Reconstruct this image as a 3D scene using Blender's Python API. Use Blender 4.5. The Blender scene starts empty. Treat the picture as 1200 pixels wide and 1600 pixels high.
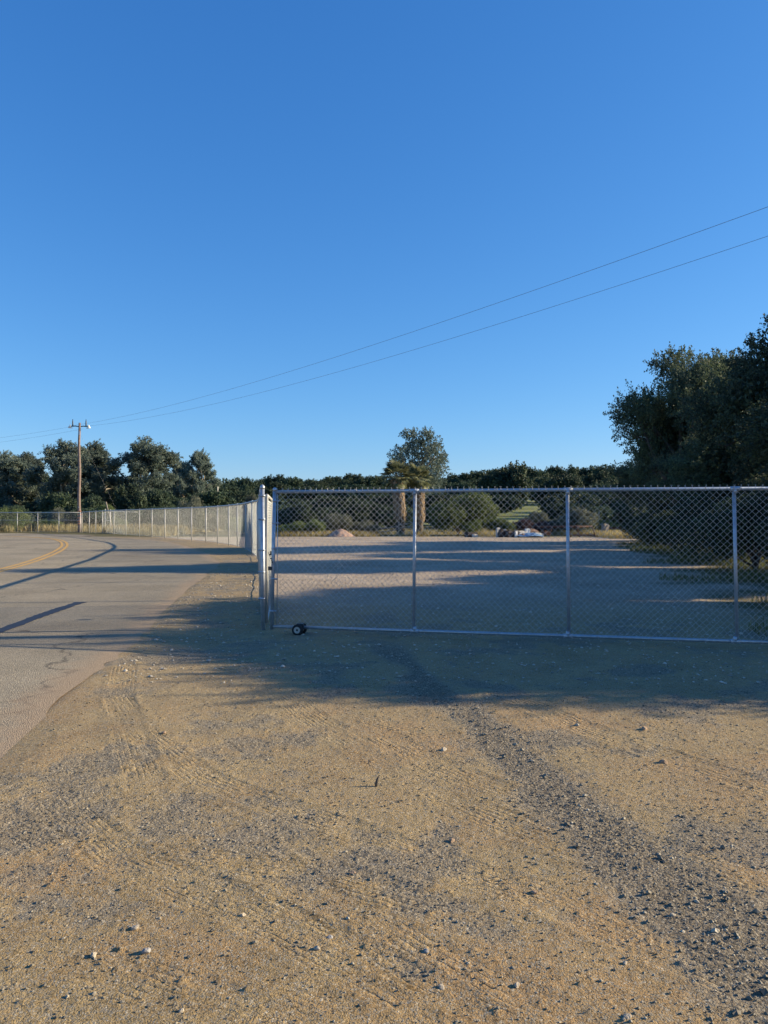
import bpy, bmesh, math, random
import numpy as np
from mathutils import Vector, Matrix

random.seed(7)
R = np.random.default_rng(11)
C = bpy.context.scene.collection
sc = bpy.context.scene
PI = math.pi

# ------------------------------------------------------------------ camera
CAMH = 1.55
cam_d = bpy.data.cameras.new("camera")
cam = bpy.data.objects.new("camera", cam_d)
C.objects.link(cam)
cam.location = (0, 0, CAMH)
cam.rotation_euler = (math.radians(90.26), 0, 0)
cam_d.sensor_fit = 'VERTICAL'
cam_d.sensor_height = 32
cam_d.sensor_width = 24
cam_d.lens = 24.0
cam_d.clip_end = 3000
cam_d.clip_start = 0.05
sc.camera = cam

# ------------------------------------------------------------------ light
SUN_EL = 19.6
SUN_AZ = 84.0          # degrees clockwise from +Y (straight ahead) -> right
w = bpy.data.worlds.new("World")
sc.world = w
w.use_nodes = True
nt = w.node_tree
nt.nodes.clear()
out = nt.nodes.new('ShaderNodeOutputWorld')
bg = nt.nodes.new('ShaderNodeBackground')
sky = nt.nodes.new('ShaderNodeTexSky')
sky.sky_type = 'NISHITA'
sky.sun_disc = False
sky.sun_elevation = math.radians(SUN_EL)
sky.sun_rotation = math.radians(SUN_AZ)
sky.altitude = 100
sky.air_density = 1.0
sky.dust_density = 0.2
sky.ozone_density = 3.2
bg.inputs[1].default_value = 0.12
# deeper, clearer blue than the model's default air
sp_ = nt.nodes.new('ShaderNodeSeparateColor'); cb_ = nt.nodes.new('ShaderNodeCombineColor')
nt.links.new(sky.outputs[0], sp_.inputs[0])
for ch, (mul_, pw_) in enumerate(((0.3165, 1.21), (0.703, 0.857), (1.418, 0.64))):
    p_ = nt.nodes.new('ShaderNodeMath'); p_.operation = 'POWER'; p_.inputs[1].default_value = pw_
    m_ = nt.nodes.new('ShaderNodeMath'); m_.operation = 'MULTIPLY'; m_.inputs[1].default_value = mul_
    nt.links.new(sp_.outputs[ch], p_.inputs[0]); nt.links.new(p_.outputs[0], m_.inputs[0]); nt.links.new(m_.outputs[0], cb_.inputs[ch])
nt.links.new(cb_.outputs[0], bg.inputs[0])
nt.links.new(bg.outputs[0], out.inputs[0])

sd = bpy.data.lights.new("sun", 'SUN')
so = bpy.data.objects.new("sun", sd)
C.objects.link(so)
sd.energy = 5.0
sd.angle = math.radians(0.5)
sd.color = (1.0, 0.84, 0.58)
az, el = math.radians(SUN_AZ), math.radians(SUN_EL)
sdir = Vector((math.sin(az) * math.cos(el), math.cos(az) * math.cos(el), math.sin(el)))
so.rotation_euler = sdir.to_track_quat('Z', 'Y').to_euler()
so.location = (30, 0, 30)

sc.view_settings.view_transform = 'Standard'
sc.view_settings.look = 'None'
sc.view_settings.exposure = 0.92
sc.view_settings.gamma = 1.0
sc.cycles.use_denoising = True
sc.cycles.max_bounces = 6
sc.cycles.transparent_max_bounces = 8

# ------------------------------------------------------------------ helpers
def gp(px, py, z=0.0):
    """world point where the photo pixel (1200x1600) meets height z"""
    d = (CAMH - z) * 1200.0 / (py - 805.5)
    return ((px - 600) * d / 1200.0, d)

def at(px, d):
    return (px - 600) * d / 1200.0

def zt(py, d):
    return CAMH + (805.5 - py) * d / 1200.0

def props(o, label=None, cat=None, group=None, kind=None):
    if label: o['label'] = label
    if cat: o['category'] = cat
    if group: o['group'] = group
    if kind: o['kind'] = kind
    return o

def np_mesh(name, V, F, smooth=False):
    V = np.asarray(V, dtype=np.float32); F = np.asarray(F, dtype=np.int32)
    me = bpy.data.meshes.new(name)
    me.vertices.add(len(V)); me.vertices.foreach_set('co', V.ravel())
    k = F.shape[1]
    me.loops.add(F.size); me.loops.foreach_set('vertex_index', F.ravel())
    me.polygons.add(len(F))
    me.polygons.foreach_set('loop_start', np.arange(0, F.size, k, dtype=np.int32))
    try:
        me.polygons.foreach_set('loop_total', np.full(len(F), k, dtype=np.int32))
    except Exception:
        pass
    me.polygons.foreach_set('use_smooth', np.full(len(F), smooth, dtype=bool))
    me.update(calc_edges=True)
    return me

def link(name, me, mat=None, parent=None, loc=None, rot=None):
    if mat is not None and len(me.materials) == 0:
        me.materials.append(mat)
    o = bpy.data.objects.new(name, me)
    C.objects.link(o)
    if mat is not None and me.materials[0] != mat:      # shared mesh, own material
        o.material_slots[0].link = 'OBJECT'; o.material_slots[0].material = mat
    if parent: o.parent = parent
    if loc is not None: o.location = loc
    if rot is not None: o.rotation_euler = rot
    return o

def empty(name, loc=(0, 0, 0), rz=0.0, label=None, cat=None, group=None):
    o = bpy.data.objects.new(name, None)
    o.empty_display_size = 0.2
    C.objects.link(o)
    o.location = loc
    o.rotation_euler = (0, 0, rz)
    return props(o, label, cat, group)

def copy_tree(o, parent=None):
    c = o.copy(); C.objects.link(c)
    if parent: c.parent = parent
    for ch in list(o.children):
        copy_tree(ch, c)
    return c

class MB:
    def __init__(s): s.v = []; s.f = []
    def add(s, v, f):
        b = len(s.v); s.v += [tuple(p) for p in v]; s.f += [tuple(i + b for i in q) for q in f]; return s
    def box(s, c, d, rz=0, tilt=None):
        hx, hy, hz = d[0] / 2, d[1] / 2, d[2] / 2
        m = Matrix.Rotation(rz, 3, 'Z')
        if tilt is not None: m = m @ tilt
        vs = [m @ Vector((x * hx, y * hy, z * hz)) + Vector(c) for z in (-1, 1) for y in (-1, 1) for x in (-1, 1)]
        return s.add(vs, [(0, 2, 3, 1), (4, 5, 7, 6), (0, 1, 5, 4), (2, 6, 7, 3), (0, 4, 6, 2), (1, 3, 7, 5)])
    def tube(s, pts, r, n=10, cap=True):
        pts = [Vector(p) for p in pts]
        rs = r if isinstance(r, (list, tuple)) else [r] * len(pts)
        vs = []; fs = []
        for i, p in enumerate(pts):
            t = (pts[min(i + 1, len(pts) - 1)] - pts[max(i - 1, 0)])
            if t.length < 1e-9: t = Vector((0, 0, 1))
            t.normalize()
            ref = Vector((0, 0, 1)) if abs(t.z) < 0.9 else Vector((0, 1, 0))
            a = t.cross(ref).normalized(); b = t.cross(a)
            for k in range(n):
                an = 2 * PI * k / n
                vs.append(p + (a * math.cos(an) + b * math.sin(an)) * rs[i])
        for i in range(len(pts) - 1):
            for k in range(n):
                k2 = (k + 1) % n
                fs.append((i * n + k, i * n + k2, (i + 1) * n + k2, (i + 1) * n + k))
        if cap:
            fs.append(tuple(range(n))[::-1]); m = (len(pts) - 1) * n
            fs.append(tuple(m + k for k in range(n)))
        return s.add(vs, fs)
    def lathe(s, prof, c=(0, 0, 0), n=16, axis='Z'):
        """prof: list of (r, h) along the axis"""
        vs = []; fs = []
        for (r, h) in prof:
            for k in range(n):
                an = 2 * PI * k / n
                p = (r * math.cos(an), r * math.sin(an), h)
                if axis == 'Y': p = (p[0], p[2], p[1])
                if axis == 'X': p = (p[2], p[0], p[1])
                vs.append((p[0] + c[0], p[1] + c[1], p[2] + c[2]))
        for i in range(len(prof) - 1):
            for k in range(n):
                k2 = (k + 1) % n
                fs.append((i * n + k, i * n + k2, (i + 1) * n + k2, (i + 1) * n + k))
        fs.append(tuple(range(n))[::-1]); m = (len(prof) - 1) * n
        fs.append(tuple(m + k for k in range(n)))
        return s.add(vs, fs)
    def mesh(s, name, smooth=False):
        me = bpy.data.meshes.new(name); me.from_pydata(s.v, [], s.f)
        bm = bmesh.new(); bm.from_mesh(me); bmesh.ops.recalc_face_normals(bm, faces=bm.faces); bm.to_mesh(me); bm.free()
        if smooth:
            for p in me.polygons: p.use_smooth = len(p.vertices) <= 4
        me.update(); return me
    def build(s, name, mat, parent=None, smooth=False, loc=None, rot=None):
        return link(name, s.mesh(name, smooth), mat, parent, loc, rot)

# numpy value noise
_T = R.random((256, 256)).astype(np.float32)
def vnoise(x, y, f, ox=0.0, oy=0.0):
    x = x * f + ox; y = y * f + oy
    xi = np.floor(x).astype(np.int64); yi = np.floor(y).astype(np.int64)
    fx = x - xi; fy = y - yi
    fx = fx * fx * (3 - 2 * fx); fy = fy * fy * (3 - 2 * fy)
    a = _T[xi & 255, yi & 255]; b = _T[(xi + 1) & 255, yi & 255]
    c = _T[xi & 255, (yi + 1) & 255]; d = _T[(xi + 1) & 255, (yi + 1) & 255]
    return (a * (1 - fx) + b * fx) * (1 - fy) + (c * (1 - fx) + d * fx) * fy - 0.5
def fbm(x, y, f, o=4, g=0.5, seed=0.0):
    s = 0; a = 1
    for i in range(o):
        s = s + a * vnoise(x, y, f, seed + 17.3 * i, seed * 1.7 + 9.1 * i); f *= 2.03; a *= g
    return s
def sstep(a, b, x):
    t = np.clip((x - a) / (b - a), 0, 1); return t * t * (3 - 2 * t)

# ------------------------------------------------------------------ materials
def new_mat(name):
    m = bpy.data.materials.new(name); m.use_nodes = True
    n = m.node_tree.nodes; l = m.node_tree.links
    b = n['Principled BSDF']
    return m, n, l, b

def mat(name, col, rough=0.6, metal=0.0, var=0.15, scale=8.0, bump=0.0, bscale=60.0, spec=0.4, obj=True):
    m, n, l, b = new_mat(name)
    tc = n.new('ShaderNodeTexCoord')
    nz = n.new('ShaderNodeTexNoise'); nz.inputs['Scale'].default_value = scale; nz.inputs['Detail'].default_value = 6
    nz.inputs['Roughness'].default_value = 0.65
    l.new(tc.outputs['Object'], nz.inputs['Vector'])
    cr = n.new('ShaderNodeValToRGB')
    cr.color_ramp.elements[0].position = 0.3; cr.color_ramp.elements[1].position = 0.7
    cr.color_ramp.elements[0].color = tuple(c * (1 - var) for c in col) + (1,)
    cr.color_ramp.elements[1].color = tuple(min(1, c * (1 + var)) for c in col) + (1,)
    l.new(nz.outputs['Fac'], cr.inputs['Fac']); l.new(cr.outputs['Color'], b.inputs['Base Color'])
    b.inputs['Roughness'].default_value = rough; b.inputs['Metallic'].default_value = metal
    b.inputs['Specular IOR Level'].default_value = spec
    if bump:
        n2 = n.new('ShaderNodeTexNoise'); n2.inputs['Scale'].default_value = bscale; n2.inputs['Detail'].default_value = 5
        l.new(tc.outputs['Object'], n2.inputs['Vector'])
        bp = n.new('ShaderNodeBump'); bp.inputs['Strength'].default_value = bump; bp.inputs['Distance'].default_value = 0.02
        l.new(n2.outputs['Fac'], bp.inputs['Height']); l.new(bp.outputs['Normal'], b.inputs['Normal'])
    return m

def leaf_mat(name, c1, c2, c3, trans=0.3, scale=0.8):
    """leaf colour differs from clump to clump and from leaf to leaf"""
    m, n, l, b = new_mat(name)
    tc = n.new('ShaderNodeTexCoord')
    oi = n.new('ShaderNodeObjectInfo')
    nz = n.new('ShaderNodeTexNoise'); nz.inputs['Scale'].default_value = scale; nz.inputs['Detail'].default_value = 4
    l.new(tc.outputs['Object'], nz.inputs['Vector'])
    ge = n.new('ShaderNodeNewGeometry')
    mx = n.new('ShaderNodeMath'); mx.operation = 'MULTIPLY_ADD'
    l.new(ge.outputs['Random Per Island'], mx.inputs[0]); mx.inputs[1].default_value = 0.45
    sb = n.new('ShaderNodeMath'); sb.operation = 'SUBTRACT'; l.new(nz.outputs['Fac'], sb.inputs[0]); sb.inputs[1].default_value = 0.22
    l.new(sb.outputs[0], mx.inputs[2])
    cr = n.new('ShaderNodeValToRGB'); e = cr.color_ramp.elements
    e[0].position = 0.25; e[0].color = c1 + (1,)
    e[1].position = 0.8; e[1].color = c3 + (1,)
    k = e.new(0.5); k.color = c2 + (1,)
    l.new(mx.outputs[0], cr.inputs['Fac'])
    hs = n.new('ShaderNodeHueSaturation')
    mr = n.new('ShaderNodeMapRange'); mr.inputs['To Min'].default_value = 0.75; mr.inputs['To Max'].default_value = 1.3
    l.new(oi.outputs['Random'], mr.inputs['Value']); l.new(mr.outputs[0], hs.inputs['Value'])
    l.new(cr.outputs['Color'], hs.inputs['Color'])
    l.new(hs.outputs['Color'], b.inputs['Base Color'])
    b.inputs['Roughness'].default_value = 0.55; b.inputs['Specular IOR Level'].default_value = 0.25
    tr = n.new('ShaderNodeBsdfTranslucent'); l.new(hs.outputs['Color'], tr.inputs['Color'])
    ms = n.new('ShaderNodeMixShader'); ms.inputs[0].default_value = trans
    l.new(b.outputs[0], ms.inputs[1]); l.new(tr.outputs[0], ms.inputs[2])
    l.new(ms.outputs[0], n['Material Output'].inputs['Surface'])
    return m

M = {}
M['galv'] = mat('galvanised_steel', (0.42, 0.45, 0.50), 0.42, 0.6, 0.22, 14, 0.15, 90)
M['galv_rail'] = mat('galvanised_rail', (0.38, 0.42, 0.47), 0.4, 0.65, 0.18, 20, 0.1, 90)
M['galv_old'] = mat('weathered_galvanised_steel', (0.50, 0.49, 0.46), 0.55, 0.35, 0.15, 5)
M['wire'] = mat('galvanised_wire', (0.46, 0.46, 0.47), 0.45, 0.5, 0.15, 5)
M['wire_old'] = mat('weathered_wire', (0.37, 0.39, 0.40), 0.5, 0.5, 0.15, 5)
M['rubber'] = mat('black_rubber', (0.018, 0.018, 0.02), 0.8, 0, 0.3, 30, 0.2, 120)
M['rim'] = mat('dusty_white_rim', (0.42, 0.40, 0.36), 0.6, 0.1, 0.25, 40)
M['pole'] = mat('brown_treated_wood', (0.20, 0.145, 0.125), 0.8, 0, 0.3, 6, 0.4, 40)
M['orange'] = mat('orange_marker', (0.55, 0.18, 0.05), 0.6, 0, 0.15, 20)
M['darkmetal'] = mat('dark_bracket_metal', (0.05, 0.055, 0.06), 0.5, 0.5)
M['ceramic'] = mat('pale_ceramic', (0.72, 0.75, 0.72), 0.25, 0, 0.05)
M['cable'] = mat('power_cable', (0.22, 0.23, 0.25), 0.5, 0.4)
M['bark'] = mat('oak_bark', (0.10, 0.085, 0.07), 0.9, 0, 0.35, 8, 0.6, 30)
M['bark_pale'] = mat('eucalyptus_bark', (0.30, 0.26, 0.21), 0.85, 0, 0.35, 3, 0.3, 20)
M['thatch'] = mat('dead_palm_fronds', (0.30, 0.22, 0.14), 0.9, 0, 0.4, 9, 0.5, 30)
M['oldwood'] = mat('grey_weathered_wood', (0.28, 0.24, 0.19), 0.85, 0, 0.3, 12, 0.3, 60)
M['rust'] = mat('rusty_steel', (0.10, 0.055, 0.045), 0.8, 0.3, 0.4, 10)
M['white'] = mat('chalky_white_paint', (0.78, 0.77, 0.74), 0.5, 0, 0.06, 4)
M['glass'] = mat('dark_window_glass', (0.02, 0.025, 0.03), 0.08, 0, 0.05, spec=0.6)
M['bluetarp'] = mat('faded_blue_tarp', (0.14, 0.24, 0.38), 0.5, 0, 0.2, 8, 0.5, 12)
M['block'] = mat('broken_concrete', (0.62, 0.58, 0.52), 0.9, 0, 0.2, 12, 0.5, 40)
M['darkstone'] = mat('dark_brown_rubble', (0.07, 0.055, 0.05), 0.9, 0, 0.4, 10, 0.5, 40)
M['oak'] = leaf_mat('live_oak_leaves', (0.042, 0.062, 0.046), (0.08, 0.108, 0.066), (0.15, 0.185, 0.085), 0.35, 0.5)
M['oak_far'] = leaf_mat('far_oak_leaves', (0.028, 0.048, 0.032), (0.058, 0.088, 0.052), (0.12, 0.155, 0.08), 0.2, 0.25)
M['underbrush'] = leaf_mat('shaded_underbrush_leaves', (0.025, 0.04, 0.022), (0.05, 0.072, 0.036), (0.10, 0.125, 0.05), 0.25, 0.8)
M['euc'] = leaf_mat('eucalyptus_leaves', (0.07, 0.10, 0.088), (0.125, 0.165, 0.135), (0.22, 0.25, 0.20), 0.3, 0.35)
M['bush'] = leaf_mat('brush_leaves', (0.06, 0.09, 0.03), (0.13, 0.17, 0.06), (0.24, 0.28, 0.11), 0.35, 1.2)
M['sage'] = leaf_mat('grey_sage_leaves', (0.08, 0.09, 0.06), (0.13, 0.14, 0.095), (0.2, 0.2, 0.14), 0.25, 1.5)
M['darkbush'] = leaf_mat('dark_plum_brush', (0.05, 0.03, 0.035), (0.085, 0.05, 0.055), (0.14, 0.09, 0.08), 0.15, 1.5)
M['palm'] = leaf_mat('palm_leaves', (0.09, 0.11, 0.05), (0.17, 0.185, 0.09), (0.32, 0.30, 0.16), 0.25, 1.0)
M['drygrass'] = leaf_mat('dry_grass_blades', (0.22, 0.17, 0.07), (0.36, 0.29, 0.13), (0.5, 0.42, 0.22), 0.35, 0.6)
M['weeds'] = leaf_mat('green_weed_blades', (0.05, 0.07, 0.02), (0.10, 0.12, 0.04), (0.24, 0.21, 0.09), 0.3, 0.5)

# ------------------------------------------------------------------ ground
# right edge of the road in world space (y -> x), from the photo
edge_px = [(-400, 1550), (-200, 1340), (0, 1200), (90, 1110), (180, 1035), (215, 1003), (240, 975), (300, 918), (335, 893), (345, 880), (322, 865), (290, 853), (258, 846), (225, 843), (180, 840), (128, 838)]
edge_w = [gp(*p) for p in edge_px]
edge_y = np.array([p[1] for p in edge_w]); edge_x = np.array([p[0] for p in edge_w])
def road_right(y):
    x = np.interp(y, edge_y, edge_x, left=edge_x[0])
    # past the bend the road turns hard left
    return x
ROAD_END = 60.5
def road_mask(x, y):
    """signed distance-like value, >0 on the road"""
    far_edge = np.interp(x, [-400, -120, -60, -35, -27, -24], [40, 58, 66, 66.5, 64, 61])
    a = road_right(y) - x
    b = far_edge - y
    return np.minimum(a, b)

def hill(x, y):
    r = sstep(62, 300, y) * 9.0 + sstep(300, 700, y) * 10
    return (r + sstep(80, 200, y) * vnoise(x, y, 0.02, 3, 5) * 1.6) * sstep(-50, -15, x)

gravel_path = [(0.05, 9.5), (0.15, 8.3), (0.35, 7.2), (0.62, 6.1), (0.82, 5.0), (0.95, 4.2), (1.15, 3.4), (1.35, 2.7), (1.6, 1.8)]
gpx = np.array([p[0] for p in gravel_path][::-1]); gpy = np.array([p[1] for p in gravel_path][::-1])
def gravel_mask(x, y):
    cx = np.interp(y, gpy, gpx)
    wob = fbm(x, y, 1.3, 3, 0.5, 4.0) * 0.35
    wdt = 0.10 + 0.13 * np.clip((6.5 - y) / 4, 0, 1) + wob * 0.5
    d = np.abs(x - cx + wob * 0.4)
    band = 1 - sstep(wdt * 0.6, wdt * 1.7 + 0.12, d)
    band = band * (1 - sstep(8.5, 10, y))
    # scattered grey patches across the dirt
    p = sstep(0.0, 0.35, fbm(x, y, 1.2, 5, 0.7, 31.0)) * 0.75
    # second band, to the right of the first
    cx2 = np.interp(y, [2.2, 3.0, 4.5], [0.2, 1.0, 1.2])
    return np.clip(np.maximum(band, p), 0, 1)

tracks = [  # (points, half width, rib spacing, depth)
    ([(-1.9, 4.3), (-1.2, 3.5), (-0.55, 3.05), (0.05, 2.55), (0.5, 2.1)], 0.13, 0.034, 0.0085),
    ([(-0.9, 3.9), (-0.35, 3.2), (0.15, 2.65), (0.75, 2.1)], 0.14, 0.040, 0.0085),
    ([(-2.4, 6.8), (-1.7, 5.4), (-1.1, 4.6), (-0.4, 4.0), (0.6, 3.2), (1.3, 2.4)], 0.12, 0.036, 0.009),
    ([(-2.7, 8.0), (-2.2, 6.4), (-1.7, 5.2), (-1.35, 4.4)], 0.12, 0.036, 0.009),
    ([(-0.1, 5.6), (0.35, 4.8), (0.9, 4.0), (1.9, 2.9)], 0.15, 0.040, 0.008),
    ([(1.0, 6.6), (1.5, 5.6), (2.0, 4.7), (2.6, 3.6)], 0.13, 0.038, 0.010),
    ([(-1.9, 2.9), (-1.0, 2.65), (-0.3, 2.3)], 0.12, 0.036, 0.008),
    ([(-2.6, 3.6), (-1.6, 3.0), (-0.7, 2.6), (0.2, 2.1)], 0.15, 0.030, 0.008),
    ([(-1.2, 7.4), (-0.6, 6.0), (0.0, 4.9), (0.5, 4.1), (1.0, 3.5)], 0.13, 0.036, 0.008),
    ([(-3.2, 5.2), (-2.4, 4.2), (-1.5, 3.6), (-0.2, 3.3), (0.9, 2.6)], 0.13, 0.034, 0.008),
    ([(-0.6, 6.2), (0.2, 5.6), (1.0, 5.2), (2.4, 4.9)], 0.12, 0.036, 0.007),
]
def track_height(x, y, want=False):
    hgt = np.zeros_like(x); W_a = np.zeros_like(x); O_a = np.zeros_like(x); A_a = np.zeros_like(x)
    for pts, hw, sp, dep in tracks:
        P = np.array(pts); best = np.full(x.shape, 9.0); off = np.zeros_like(x); al = np.zeros_like(x); acc = 0
        for i in range(len(P) - 1):
            a, b = P[i], P[i + 1]; ab = b - a; L = np.hypot(*ab)
            t = np.clip(((x - a[0]) * ab[0] + (y - a[1]) * ab[1]) / L ** 2, 0, 1)
            dx = x - a[0] - t * ab[0]; dy = y - a[1] - t * ab[1]
            d = np.hypot(dx, dy); s = np.sign(ab[0] * dy - ab[1] * dx)
            k = d < best
            best[k] = d[k]; off[k] = (s * d)[k]; al[k] = (acc + t * L)[k]; acc += L
        wgt = (1 - sstep(hw * 0.8, hw * 1.25, best)) * np.clip(0.65 + 1.8 * fbm(x, y, 1.6, 2, 0.5, hw * 100), 0, 1) * sstep(0, .3, al) * sstep(0, .3, acc - al)
        rib = np.cos(2 * PI * (off + 0.006 * np.sin(al * 40)) / sp) * (0.6 + 0.4 * np.cos(2 * PI * al / 0.05 + off * 30))
        if want:
            k = wgt > W_a; W_a[k] = wgt[k]; O_a[k] = (off / sp)[k]; A_a[k] = al[k]; continue
        hgt += wgt * (rib * dep * 0.18 - dep * 0.35)
        hgt += np.exp(-((best - hw * 1.15) / 0.025) ** 2) * dep * 0.3
    return (W_a, O_a, A_a) if want else hgt

def ground_h(x, y, fine=True):
    h = hill(x, y)
    rm = road_mask(x, y)
    near = 1 - sstep(14, 40, y)
    d = fbm(x, y, 0.35, 3, 0.5, 2.0) * 0.05 * (1 - sstep(30, 60, y))
    d = d + fbm(x, y, 2.2, 3, 0.4, 12.0) * 0.012 * near
    g = gravel_mask(x, y)
    if fine:
        f = (fbm(x, y, 9, 3, 0.5, 7.0) * 0.0016 + fbm(x, y, 42, 2, 0.7, 9.0) * 0.0030 * (1 + 1.0 * g))
        lump = np.clip(fbm(x, y, 34, 2, 0.6, 77.0) - 0.42, 0, 1) * 0.035
        d = d + (f + lump) * near + track_height(x, y)
    # shallow ruts beside the gravel band
    # side berm of fill dirt, then under the asphalt the ground drops away
    shoulder = sstep(-0.6, -0.02, rm) * (1 - sstep(0.0, 0.18, rm)) * 0.012
    h = h + d * (1 - sstep(-0.25, 0.1, rm)) + shoulder - 0.06 * sstep(0.05, 0.5, rm)
    return h

def axis(parts):
    a = [parts[0][0]]
    for lo, hi, st in parts:
        n = max(1, int(round((hi - lo) / st)))
        a += list(np.linspace(lo, hi, n + 1)[1:])
    return np.array(a)
def geo(lo, hi, s0, g=1.09):
    a = [lo]; s = s0
    while a[-1] < hi: a.append(a[-1] + s); s *= g
    return a
xs_in = axis([(-7, -3.2, 0.035), (-3.2, 3.2, 0.0115), (3.2, 7, 0.035)])
right = geo(7, 900, 0.05, 1.085)[1:]
xs = np.array([-v for v in right][::-1] + list(xs_in) + right)
ys_in = axis([(1.6, 5.2, 0.0115), (5.2, 9.5, 0.024), (9.5, 16, 0.05)])
ys = np.array([-200, -60, -20, -8, -3, -1, 0.2, 1.0] + list(ys_in) + geo(16, 1500, 0.07, 1.045)[1:])
GX, GY = np.meshgrid(xs, ys)
GZ = ground_h(GX, GY)
nx, ny = len(xs), len(ys)
idx = np.arange(nx * ny).reshape(ny, nx)
F = np.stack([idx[:-1, :-1], idx[:-1, 1:], idx[1:, 1:], idx[1:, :-1]], -1).reshape(-1, 4)
gme = np_mesh('ground', np.stack([GX, GY, GZ], -1).reshape(-1, 3), F, True)
ga = gravel_mask(GX, GY).astype(np.float32).ravel()
nearm = (GY < 10) & (GY > 1) & (np.abs(GX) < 6)
TW = np.zeros_like(GX); TO = np.zeros_like(GX); TA = np.zeros_like(GX)
TW[nearm], TO[nearm], TA[nearm] = track_height(GX[nearm], GY[nearm], True)
for nm_, ar_ in (('tread', TW), ('tread_off', TO), ('tread_len', TA)):
    q_ = gme.attributes.new(nm_, 'FLOAT', 'POINT'); q_.data.foreach_set('value', ar_.astype(np.float32).ravel())
at1 = gme.attributes.new('gravel', 'FLOAT', 'POINT'); at1.data.foreach_set('value', ga)
# lot: pale crushed rock inside the fence; grass: beyond the lot
fence_x = np.interp(GY, [0, 10.4, 27.6, 30.7, 37, 44, 55, 66], [-1.66, -1.66, -4.5, -5.2, -6.7, -9.5, -16.7, -24.3])
lot = (sstep(10.5, 16, GY) * sstep(-0.3, 0.6, GX - fence_x)).astype(np.float32)
lot_right = np.interp(GY, [8, 12.4, 42, 60], [5.5, 6.4, 14.0, 18])
verge = sstep(-0.6, 0.8, GX - lot_right + fbm(GX, GY, 0.5, 3) * 2.5) * sstep(7.5, 10, GY)
back = sstep(54.5, 57.0, GY + fbm(GX, GY, 0.25, 2) * 2)
left_far = sstep(0.2, 1.2, GX * 0 + (GY - 69)) * (GX < -20)
grass = np.clip(np.maximum(verge, back), 0, 1).astype(np.float32)
rusty = np.zeros_like(GX)
for cx_, cy_, rx_, ry_ in ((0.18, 5.4, .55, .5), (0.45, 2.5, .7, .5), (1.25, 5.8, .6, .5), (-2.9, 6.3, .5, .9), (0.8, 2.9, .35, .6), (2.3, 4.6, .8, .4), (-1.6, 3.4, .35, .3), (1.9, 3.4, .4, .5), (-0.7, 2.75, .3, .2), (-3.3, 4.6, .6, .8)):
    rusty = np.maximum(rusty, np.exp(-((GX - cx_) / rx_) ** 2 - ((GY - cy_) / ry_) ** 2))
q_ = gme.attributes.new('rusty', 'FLOAT', 'POINT'); q_.data.foreach_set('value', rusty.astype(np.float32).ravel())
q_ = gme.attributes.new('meadow', 'FLOAT', 'POINT'); q_.data.foreach_set('value', sstep(82, 98, GY).astype(np.float32).ravel())
at2 = gme.attributes.new('lot', 'FLOAT', 'POINT'); at2.data.foreach_set('value', lot.ravel())
at3 = gme.attributes.new('grass', 'FLOAT', 'POINT'); at3.data.foreach_set('value', grass.ravel())

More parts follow.
